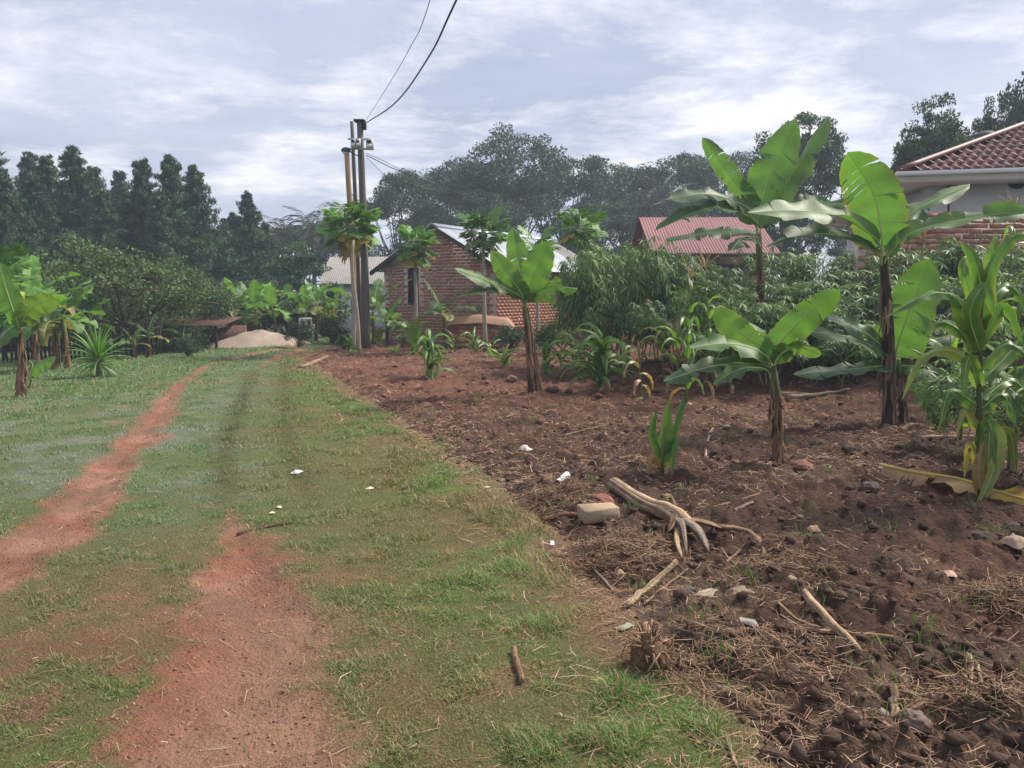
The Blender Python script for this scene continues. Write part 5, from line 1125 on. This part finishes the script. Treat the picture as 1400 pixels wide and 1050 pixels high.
# ------------------------------------------------------------------ cassava
CA = [cassava_meshes(s, c=c, leaves=24) for s, c in ((1, (.085, .160, .050)), (2, (.105, .190, .055)), (3, (.072, .138, .050)))]
CL = ('cassava shrub in the big dark clump right of the brick house', 'cassava shrub in the row under the banana leaves', 'cassava shrub growing along the brick boundary wall')
for i, (u, D, v, wpx, grp) in enumerate([
    (805, 15.6, 352, 100, 0), (850, 15.0, 336, 120, 0), (900, 15.4, 345, 110, 0), (835, 16.8, 345, 110, 0), (880, 16.8, 340, 110, 0), (925, 16.0, 360, 100, 0), (790, 16.8, 372, 80, 0),
    (965, 13.4, 392, 120, 1), (1010, 14.2, 378, 120, 1), (1065, 13.6, 388, 130, 1), (1115, 13.8, 384, 130, 1), (1165, 12.8, 398, 120, 1), (1000, 12.6, 415, 110, 1), (1090, 12.4, 412, 110, 1), (1140, 12.3, 422, 110, 1), (1060, 15.2, 350, 110, 1), (1110, 15.4, 345, 110, 1), (960, 15.2, 366, 110, 1),
    (1190, 14.0, 372, 120, 2), (1240, 13.8, 345, 130, 2), (1290, 13.6, 335, 130, 2), (1345, 13.4, 338, 130, 2), (1400, 13.0, 345, 140, 2), (1210, 12.6, 405, 120, 2), (1270, 12.2, 385, 130, 2), (1330, 12.0, 375, 130, 2), (1390, 11.6, 385, 130, 2), (985, 11.9, 455, 100, 1), (1050, 11.6, 455, 100, 1), (1110, 11.5, 460, 100, 1), (1165, 11.4, 455, 100, 1), (925, 13.6, 430, 90, 1), (870, 14.2, 410, 90, 0), (830, 14.6, 420, 80, 0), (1230, 11.6, 440, 110, 2), (1300, 11.0, 430, 120, 2), (1375, 10.6, 425, 130, 2), (1460, 13.2, 345, 140, 2), (1450, 11.2, 395, 140, 2), (1520, 12.4, 360, 140, 2)]):
    p = base_at(u, D); h_ = max(.5, ztop(v, D) - p[2]); tree_inst('cassava_shrub', CA[i % 3], p, h_ / 1.95, i * 1.9, CL[grp], 'cassava', 'cassava: ' + ('big clump', 'row', 'wall side')[grp], parts=('stems', 'foliage'), sxy=wpx / F * D / 1.75)
for i, (u, D, v, wpx, lab) in enumerate([(1392, 6.4, 500, 210, 'low cassava shrub at the foot of the broad leaved maize'), (1310, 7.4, 520, 110, 'small cassava shrub left of the broad leaved maize stalk')]):
    p = base_at(u, D); h_ = ztop(v, D) - p[2]; tree_inst('cassava_shrub', CA[i], p, h_ / 1.95, 1 + i, lab, 'cassava', parts=('stems', 'foliage'), sxy=wpx / F * D / 1.75)

# ------------------------------------------------------------------ sand heap, tarpaulin, chair
b0 = base(356, 472); n = 34; V, Fc = [], []
rad_, ang_ = np.meshgrid(np.linspace(0, 1, 14), np.linspace(0, 2 * math.pi, n, endpoint=False)); 
for i in range(14):
    for j in range(n):
        q = i / 13; a_ = 2 * math.pi * j / n; x_ = math.cos(a_) * 2.0 * q; y_ = math.sin(a_) * 1.1 * q; z_ = .50 * (1 - q ** 1.5) * (1 + .5 * (float(fbm(x_ * 1.6 + 9, y_ * 1.6, 7, 3)) - .5)) + .22 * (float(fbm(x_ * 3 + 5, y_ * 3, 8, 3)) - .5) * (1 - q) - .03
        V.append((x_ + .15 * (1 - q), y_, z_))
for i in range(13):
    for j in range(n): Fc.append((i * n + j, (i + 1) * n + j, (i + 1) * n + (j + 1) % n, i * n + (j + 1) % n))
o = mk('sand_heap', V, Fc, m_sand, smooth=True); o.location = b0; tag(o, 'heap of pale building sand at the bend of the track', 'sand heap')
b0 = base_at(656, 23.0); g = np.random.default_rng(9); zt = at(656, 431, 23.0)[2] - b0[2]; t = thing('covered_stack', b0, 'stack of bricks under a brown tarpaulin beside the brick house', 'stack')
for i in range(5):
    for j in range(7): MB().box((-.75 + j * .25, 0, .07 + i * .135 + .002), (.24, .5, .13)).build('brick', m_brick, t)
nx_, ny_ = 22, 9; V, Fc = [], []
for i in range(nx_):
    for j in range(ny_):
        x_ = -1.0 + 2.05 * i / (nx_ - 1); y_ = -.42 + .84 * j / (ny_ - 1); e = max(0, abs(y_) - .27) * 1.5 + max(0, abs(x_) - .87) * 1.3; V.append((x_, y_, zt - .06 - e + .09 * (float(fbm(x_ * 2.4 + 3, y_ * 3, 3, 3)) - .5) + .06 * math.cos(x_ * 2)))
for i in range(nx_ - 1):
    for j in range(ny_ - 1): a_ = i * ny_ + j; Fc.append((a_, a_ + ny_, a_ + ny_ + 1, a_ + 1))
mk('tarpaulin', V, Fc, m_tarp, t, smooth=True)
b0 = base_at(421, 27.0); t = thing('plastic_chair', b0, 'white plastic chair under the bananas by the track bend', 'chair', rz=R(20))
MB().box((0, 0, .42), (.44, .44, .03)).build('seat', m_plastic, t); b = MB(); b.box((0, .22, .82), (.44, .03, .10)).box((-.2, .22, .62), (.05, .03, .40)).box((.2, .22, .62), (.05, .03, .40)).box((0, .22, .6), (.10, .03, .36)); b.build('backrest', m_plastic, t)
for a_, c_ in ((-.19, -.19), (.19, -.19), (-.19, .19), (.19, .19)): MB().box((a_, c_, .2), (.04, .04, .42)).build('leg', m_plastic, t)
for sg in (-1, 1): MB().box((sg * .24, 0, .63), (.04, .42, .03)).box((sg * .24, -.19, .52), (.04, .04, .2)).build('armrest', m_plastic, t)

# ------------------------------------------------------------------ debris on the plot and the lawn
def ground_path(px, lift):
    P = []
    for u, v in px: p = hit(u, v); P.append([p[0], p[1], sz(p[0], p[1]) + lift])
    return np.array(P)
TAN, PALE, BRN, GRY, RDB = (.32, .205, .125), (.40, .29, .185), (.16, .095, .065), (.24, .19, .15), (.27, .13, .085)
def stick(px, r0, r1, col, label, name='dry_stick', seed=0, knots=3, group='dry sticks on the soil', lift=None, cat='stick'):
    g = np.random.default_rng(seed + 900); P = spline(ground_path(px, r0 * .75 if lift is None else lift), 12); 
    z = P[:, 2]; z2 = np.linspace(z[0], z[-1], 12); P[:, 2] = np.maximum(z * .5 + z2 * .5, z - r0 * .4)
    r0 *= .78; r1 *= .74; P[1:-1] += g.normal(0, r0 * .18, (10, 3)); rad = np.linspace(r0, r1, 12) * (1 + .04 * g.normal(0, 1, 12))
    for k in range(knots): rad[g.integers(1, 11)] *= 1.12
    o0 = P[0].copy(); V, Fc, C = gtube(P - o0, rad, 12, seed, .07, 1.0, col); o = mk(name, V, Fc, m_dry, col=C, smooth=True); o.location = o0
    return tag(o, label, cat, group) if label else o
# dead banana stem with splayed roots
P = ground_path([(838, 684), (880, 706), (918, 728), (940, 742)], .07); D = P[0][1]; o0 = P[0].copy()
t = thing('fallen_log', o0, 'thick pale dead trunk with splayed dried root straps on the soil', 'log'); S = spline(P - o0, 14); S = spline(P - o0, 24); V, Fc, C = gtube(S, np.linspace(.048, .060, 24) * (1 + .05 * np.sin(np.arange(24) * 1.1)), 26, 3, .16, .9, (.40, .285, .185)); g = np.random.default_rng(5)
mk('trunk', V, Fc, m_dry, t, col=C, smooth=True)
for i, (px, r_, c) in enumerate([([(930, 735), (955, 738), (985, 748)], .040, TAN), ([(925, 738), (932, 760), (938, 785)], .030, GRY), ([(932, 742), (952, 762), (968, 778)], .042, GRY), ([(922, 735), (918, 750), (913, 758)], .025, BRN), ([(905, 715), (915, 705), (925, 712)], .026, TAN), ([(928, 740), (925, 770), (932, 790)], .018, PALE)]):
    Q = ground_path(px, .045); Q[0, 2] += .05; Q[1, 2] += .045; q = spline(Q - o0, 9); V, Fc, C = gtube(q, np.linspace(r_, r_ * .45, 9) * np.array([.8, 1.1, 1.2, 1.15, 1.1, 1, .95, .8, .4]), 16, 20 + i, .24, .6, c); mk('root_strap', V, Fc, m_dry, t, col=C, smooth=True)
stick([(982, 745), (1015, 744), (1036, 760), (1046, 785)], .022, .014, TAN, 'curved pale root trailing from the dead trunk', seed=1)
stick([(1080, 820), (1115, 858), (1140, 890), (1172, 928)], .026, .022, PALE, 'long jointed pale stalk lying across a thin straight one', seed=2, knots=4)
stick([(1098, 889), (1160, 891), (1226, 896)], .013, .011, TAN, 'thin straight stick under the long jointed stalk', seed=3)
stick([(856, 834), (890, 812), (924, 796)], .021, .019, PALE, 'short jointed cane with pale cut end beside the lawn', seed=4, knots=4)
stick([(880, 832), (912, 812), (940, 800)], .011, .009, TAN, 'thin twig lying along the jointed cane', seed=5)
stick([(702, 894), (707, 915), (713, 940)], .017, .016, TAN, 'short jointed cane lying on the dry lawn', seed=6, knots=2, lift=.018)
stick([(324, 729), (355, 724), (398, 717)], .016, .011, BRN, 'dark dead branch at the head of the wide rut', seed=7)
stick([(740, 713), (770, 716), (796, 719)], .022, .02, RDB, 'reddish plank end beside the pale block', seed=8, knots=0)
stick([(770, 607), (800, 600), (836, 590)], .017, .014, TAN, 'straight pale stick lying on the far dark soil', seed=9)
stick([(760, 608), (790, 607)], .012, .010, PALE, 'short pale stick next to the straight one', seed=10)
stick([(964, 632), (967, 615), (974, 597)], .018, .016, PALE, 'short upright looking cane behind the dead trunk', seed=11)
stick([(815, 666), (825, 648), (827, 630)], .014, .010, TAN, 'crooked pale root piece behind the red stone', seed=12)
stick([(930, 715), (950, 704), (975, 690)], .013, .010, TAN, 'pale stick rising from the dead trunk', seed=13)
stick([(962, 708), (995, 702), (1038, 691)], .013, .010, TAN, 'slightly bent stick right of the dead trunk', seed=14)
stick([(1003, 712), (1028, 707)], .018, .015, GRY, 'short grey stick on the dark soil', seed=15)
stick([(1050, 805), (1085, 790), (1112, 765)], .012, .008, BRN, 'thin brown twig above the long jointed stalk', seed=16)
stick([(1030, 790), (1045, 800), (1085, 815)], .020, .016, BRN, 'brown splintered piece at the head of the long stalk', seed=17)
stick([(985, 785), (1010, 765), (1020, 757)], .010, .008, TAN, 'forked thin twig beside the curved root', seed=18)
stick([(985, 762), (1003, 782), (1025, 790)], .010, .007, GRY, 'thin grey twig under the curved root', seed=19)
stick([(808, 783), (825, 797), (838, 812)], .011, .009, GRY, 'grey twig at the edge of the straw heap', seed=20)
stick([(1323, 926), (1326, 955), (1323, 980)], .012, .010, PALE, 'pale upright twig among the roots at the corner', seed=21)
stick([(1332, 950), (1345, 985), (1357, 1010)], .012, .009, PALE, 'pale bent twig beside the upright one', seed=22)
stick([(1226, 1012), (1262, 1000), (1305, 996)], .022, .016, TAN, 'brown banana fibre piece half buried in dark soil', seed=23)
stick([(1220, 976), (1221, 990), (1222, 1005)], .02, .019, PALE, 'short pale stump of cane in the soil', seed=24)
stick([(1203, 995), (1212, 1025), (1250, 1052)], .010, .008, TAN, 'long thin tan twig running off at the corner', seed=25)
stick([(993, 1012), (1001, 1035), (1006, 1050)], .011, .010, PALE, 'thin pale stick in the grass near the soil edge', seed=26)
stick([(1062, 862), (1090, 872), (1130, 880)], .010, .008, TAN, 'thin curved twig crossing towards the long stalk', seed=27)
stick([(1070, 920), (1098, 908)], .014, .012, GRY, 'short grey twig left of the long stalk', seed=28)
stick([(410, 503), (434, 497), (448, 494)], .05, .045, PALE, 'pale weathered log at the far edge of the plot', seed=29, knots=0)
stick([(1255, 612), (1290, 610), (1330, 611)], .020, .018, PALE, 'straight pale stick behind the broad leaved maize', seed=30)
stick([(1060, 545), (1110, 548), (1165, 556)], .045, .03, TAN, 'pile of brown banana sheaths behind the young banana', seed=31, knots=4)
stick([(1075, 556), (1120, 552), (1160, 545)], .04, .03, GRY, 'grey dried banana sheath across the brown pile', seed=32, knots=4)
stick([(1230, 598), (1250, 590), (1285, 600)], .03, .02, TAN, 'dried sheath at the foot of the blackened banana', seed=33)
stick([(940, 590), (975, 585), (1015, 600)], .018, .012, TAN, 'thin dried stalk behind the stiff young maize', seed=34)
stick([(890, 505), (875, 470), (868, 452)], .016, .010, GRY, None or 'bare grey stalk lying before the cassava clump', seed=35)
# pale block, red stone, other stones
def block(u, v, d, rz, col, label, name='block', cat='block'):
    p = base(u, v); b = MB().box((0, 0, 0), d); V = np.array(b.v); V += np.random.default_rng(int(u)).normal(0, .006, V.shape)
    import bmesh
    me = mesh_np(name, V, b.f); bm_ = bmesh.new(); bm_.from_mesh(me); bmesh.ops.bevel(bm_, geom=bm_.edges[:], offset=.006, segments=1, affect='EDGES'); bmesh.ops.subdivide_edges(bm_, edges=bm_.edges[:], cuts=1); bm_.to_mesh(me); bm_.free()
    n_ = len(me.vertices); a_ = me.attributes.new('Col', 'FLOAT_COLOR', 'POINT'); a_.data.foreach_set('color', np.tile([*col, 1], n_).astype(np.float32)); me.materials.append(m_stone); o = link(name, me); o.location = p + np.array([0, 0, d[2] * .38]); o.rotation_euler = (R(2), R(-3), rz); return tag(o, label, cat)
block(818, 724, (.26, .15, .09), R(14), (.34, .255, .165), 'pale tan brick shaped block at the edge of the plot')
def stone(u, v, s, col, label, seed, sq=(1.2, 1, .7), cat='stone', name='stone', mat=m_stone, group='stones on the soil'):
    p = base(u, v); V = lump(lump(IV3, seed, .34, 1.5), seed + 50, .16, 5.0) * np.array(sq) * s; o = mk(name, V, IF3, mat, col=np.tile(col, (len(V), 1)), smooth=True); o.location = p + np.array([0, 0, s * sq[2] * .15]); o.rotation_euler = (0, 0, seed); return tag(o, label, cat, group)
stone(823, 699, .085, (.20, .085, .060), 'rounded red brown stone behind the pale block', 1)
stone(940, 818, .04, (.10, .09, .085), 'small dark grey stone below the root straps', 2)
stone(1012, 832, .06, (.24, .17, .13), 'brown grey stone before the long jointed stalk', 3)
stone(970, 824, .05, (.36, .30, .23), 'pale flat stone near the dark grey one', 4, (1.5, 1, .4))
stone(1118, 620, .07, (.075, .05, .042), 'dark lump of earth right of the young banana', 5)
stone(1160, 630, .065, (.075, .05, .042), 'second dark earth lump right of the young banana', 6)
stone(1188, 688, .07, (.085, .058, .048), 'large dark earth lump before the yellow leaf', 7)
stone(1250, 1018, .045, (.17, .12, .10), 'brown stone half sunk beside the fibre piece', 8)
stone(1342, 745, .06, (.075, .05, .042), 'dark earth lump below the broad leaved maize', 9, (1.6, 1, .7))
stone(1385, 735, .055, (.070, .048, .040), 'dark earth lump at the end of the yellow leaf', 10)
stone(1095, 655, .07, (.20, .10, .07), 'reddish earth lump at the young banana foot', 11, (1.5, 1, .6))
stone(755, 545, .09, (.075, .05, .045), 'dark earth lump right of the double stemmed banana', 12)
stone(700, 528, .08, (.24, .14, .11), 'brown earth lump left of the double stemmed banana', 13)
# root ball on the lawn edge
p = base(890, 912); t = thing('root_ball', p, 'shaggy dry root ball lying on the lawn edge', 'root ball'); V = lump(IV3, 33, .4, 2.4) * np.array([.085, .075, .075]) + [0, 0, .05]; g = np.random.default_rng(44)
mk('clump', V, IF3, m_clod, t, col=np.tile((.17, .105, .065), (len(V), 1)) * g.uniform(.5, 1.3, (len(V), 1))); b = MB()
for i in range(46):
    a_ = g.uniform(0, 6.28); e_ = g.uniform(.1, 1.4); d = np.array([math.cos(a_) * math.cos(e_), math.sin(a_) * math.cos(e_), math.sin(e_)]); q = d * .06 + [0, 0, .05]; b.tube(np.array([q, q + d * .05 + g.normal(0, .02, 3), q + d * .07 + g.normal(0, .02, 3) + [0, 0, -.06]]), [.006, .004, .002], 4, col=np.array((.34, .22, .13)) * g.uniform(.5, 1.3))
b.build('root_fibres', m_straw, t)
MB().tube(np.array([[.0, 0, .08], [-.01, .03, .13], [-.02, .06, .17]]), [.03, .022, .012], 7, col=(.42, .28, .17)).build('stub', m_dry, t, smooth=True)
# litter
def scrap(u, v, s, label, col=(.78, .79, .80), seed=0, sq=(1.4, 1, .45), name='plastic_scrap', cat='litter', mat=None):
    s *= .8; g = np.random.default_rng(seed); p = base(u, v); n = 9; V, Fc = [], []
    for i in range(n):
        for j in range(n):
            x_, y_ = i / (n - 1) * 2 - 1, j / (n - 1) * 2 - 1; rr_ = max(abs(x_), abs(y_)); q = fbm(np.array([x_ * 1.7 + seed]), np.array([y_ * 1.7]), seed, 3)[0]; V.append((x_ * s * sq[0] * (1 - .25 * q), y_ * s * sq[1] * (1 - .25 * q), s * sq[2] * (1 - rr_ ** 2) * (.4 + q) + s * .25 * (q - .5) + .012))
    for i in range(n - 1):
        for j in range(n - 1): a_ = i * n + j; Fc.append((a_, a_ + n, a_ + n + 1, a_ + 1))
    o = mk(name, V, Fc, mat or m_straw, col=np.tile(col, (len(V), 1)), smooth=True); o.location = p; o.rotation_euler = (0, 0, seed * 1.3); return tag(o, label, cat, 'scraps of litter')
scrap(406, 648, .055, 'white plastic scrap on the lawn', (.55, .56, .57), 1)
scrap(718, 624, .07, 'crumpled pinkish paper on the dark soil', (.62, .50, .45), 2, (1.2, 1, .8))
scrap(506, 671, .03, 'small cream paper scrap on the lawn', (.70, .62, .48), 3)
scrap(382, 695, .022, 'yellowish scrap near the dead branch', (.75, .70, .45), 4); scrap(372, 704, .020, 'second yellowish scrap near the dead branch', (.75, .68, .42), 5)
scrap(755, 744, .038, 'white paper strip where lawn meets soil', (.6, .61, .62), 6, (1.6, .5, .3))
scrap(1204, 650, .035, 'bright white scrap at the tip of the yellow leaf', (.88, .88, .86), 7, (.8, 1, 1.2))
scrap(666, 668, .03, 'cream scrap at the edge of the plot', (.68, .58, .46), 8); scrap(632, 617, .03, 'yellow scrap at the far edge of the plot', (.72, .60, .28), 9)
scrap(822, 776, .05, 'reddish brown bark flake in the straw heap', (.36, .20, .12), 10, (1, 1, .7), 'bark_flake'); scrap(848, 792, .035, 'tan bark flake below the dead trunk', (.46, .32, .2), 11, (.8, 1, .8), 'bark_flake')
scrap(1112, 740, .045, 'curled brown dead leaf on the dark soil', (.40, .25, .16), 12, (1.2, 1, .9), 'dead_leaf'); scrap(1298, 804, .04, 'pinkish brown leaf scrap on the bare soil', (.40, .27, .2), 13, (1.4, 1, .5), 'dead_leaf')
scrap(1022, 872, .05, 'grey curled leaf scrap before the long stalk', (.33, .29, .25), 14, (1.6, .8, .5), 'dead_leaf'); scrap(855, 864, .04, 'grey green dead leaf on the lawn edge', (.26, .26, .2), 15, (1.6, .8, .4), 'dead_leaf'); scrap(1385, 768, .08, 'large crumpled grey brown dead leaf at the corner', (.30, .22, .16), 16, (1.2, 1, 1), 'dead_leaf')
p = ground_path([(762, 671), (775, 661)], .03); o0 = p[0].copy(); V, Fc = tube(spline(p - o0, 5), [.026, .027, .028, .030, .031], 10, cap=False); o = mk('plastic_cup', V, Fc, m_plastic, smooth=True); o.location = o0; tag(o, 'crushed pale plastic cup lying on the soil', 'cup')
p = base(748, 668); 
# fallen yellow banana leaf under the big maize
P = ground_path([(1202, 655), (1250, 668), (1310, 678), (1360, 690), (1412, 712)], .055); D = P[0][1]; o0 = P[0].copy(); g = np.random.default_rng(3)
t = thing('fallen_leaf', o0, 'fallen yellow and brown banana leaf torn across the soil', 'dead leaf')
lat = np.tile([.25, 1.0, .12], (6, 1)); V, Fc, UV, C, PP = leaf_blade(P - o0, lat, .36, fold=.10, tears=7, wave=.10, droop=.12, seed=8, t0=.03, c0=(.58, .40, .06), c1=(.25, .13, .07), n=30)
mkC = fbm(V[:, 0] * 9, V[:, 1] * 9 + 4, 3, 3); C = np.where((mkC > .56)[:, None], np.array([.30, .17, .09]), C); C = np.where((V[:, 0] < .45)[:, None], C * .3 + np.array([.36, .22, .13]) * .7, C); mk('blade', V, Fc, m_banana, t, col=C, uv=UV, smooth=True)
A, B = tube(PP[::2], np.linspace(.016, .008, 15), 6); mk('midrib', A + [0, 0, .004], B, M('yellow_rib', (.48, .36, .12), var=.2), t, smooth=True)
P = np.array([at(1332, 664, D - .1), at(1312, 688, D - .25), at(1300, 716, D - .38)]); P[2, 2] = sz(P[2, 0], P[2, 1]) + .03; o0 = P[0]
t = thing('hanging_dead_leaf', o0, 'yellow torn leaf flap hanging from the broad leaved maize', 'dead leaf'); V, Fc, UV, C, PP = leaf_blade(P - o0, np.tile([1, .2, .1], (4, 1)), .20, fold=-.2, tears=3, wave=.10, seed=9, t0=.02, c0=(.45, .36, .08), c1=(.30, .2, .1), n=18); mk('blade', V, Fc, m_banana, t, col=C, uv=UV, smooth=True)
# heaps of pulled roots and straw
def straw_heap(u, v, rx, ry, hz, n, label, seed):
    global rng
    p = base(u, v); g = np.random.default_rng(seed); b = MB()
    for i in range(int(n * 1.4)):
        q = rsph(g, 1)[0]; x_, y_ = q[0] * rx, q[1] * ry; z_ = sz(p[0] + x_, p[1] + y_) - p[2] + hz * (1 - math.hypot(q[0], q[1])) * g.uniform(.1, 1) + .006; a_ = g.uniform(0, 6.28); L = g.uniform(.05, .17); d = np.array([math.cos(a_), math.sin(a_), g.normal(0, .22)]) * L / 2; c = np.array([x_, y_, z_])
        b.tube(np.array([c - d, c + g.normal(0, .010, 3), c + d]), [.0021, .002, .0013], 3, cap=False, col=np.array(((.30, .18, .115), (.19, .10, .068), (.36, .25, .16))[g.integers(0, 3)]) * g.uniform(.5, 1.1))
    o = b.build('straw_heap', m_straw, kind='stuff'); o.location = p; return tag(o, label, 'straw')
straw_heap(850, 770, .45, .36, .09, 900, 'matted heap of dry roots before the dead trunk', 1)
straw_heap(1385, 850, .30, .25, .10, 380, 'tuft of dry roots on the bare soil at the right', 2)
straw_heap(765, 690, .38, .3, .06, 480, 'dry root litter beside the reddish plank', 3)
straw_heap(1080, 790, .35, .2, .05, 320, 'splintered root litter along the curved root', 4)
straw_heap(1340, 985, .4, .22, .06, 420, 'dry twig litter at the near corner of the plot', 5)
straw_heap(1010, 920, .5, .35, .03, 350, 'thin dry straw spread along the edge of the plot', 6)

# ------------------------------------------------------------------ haze
hz = MB().box((0, 0, 10.5), (700, 700, 26.0)); ho = hz.build('haze', None, kind='stuff')
hm = bpy.data.materials.new('haze_air'); hm.use_nodes = True; nt = hm.node_tree; nt.nodes.remove(nt.nodes['Principled BSDF'])
pvn = nt.nodes.new('ShaderNodeVolumePrincipled'); pvn.inputs['Color'].default_value = (.68, .82, 1.0, 1); pvn.inputs['Density'].default_value = .0018; pvn.inputs['Anisotropy'].default_value = .1
nt.links.new(pvn.outputs[0], nt.nodes['Material Output'].inputs['Volume']); ho.data.materials.append(hm); tag(ho, 'pale bluish morning haze over the whole plot', 'haze')
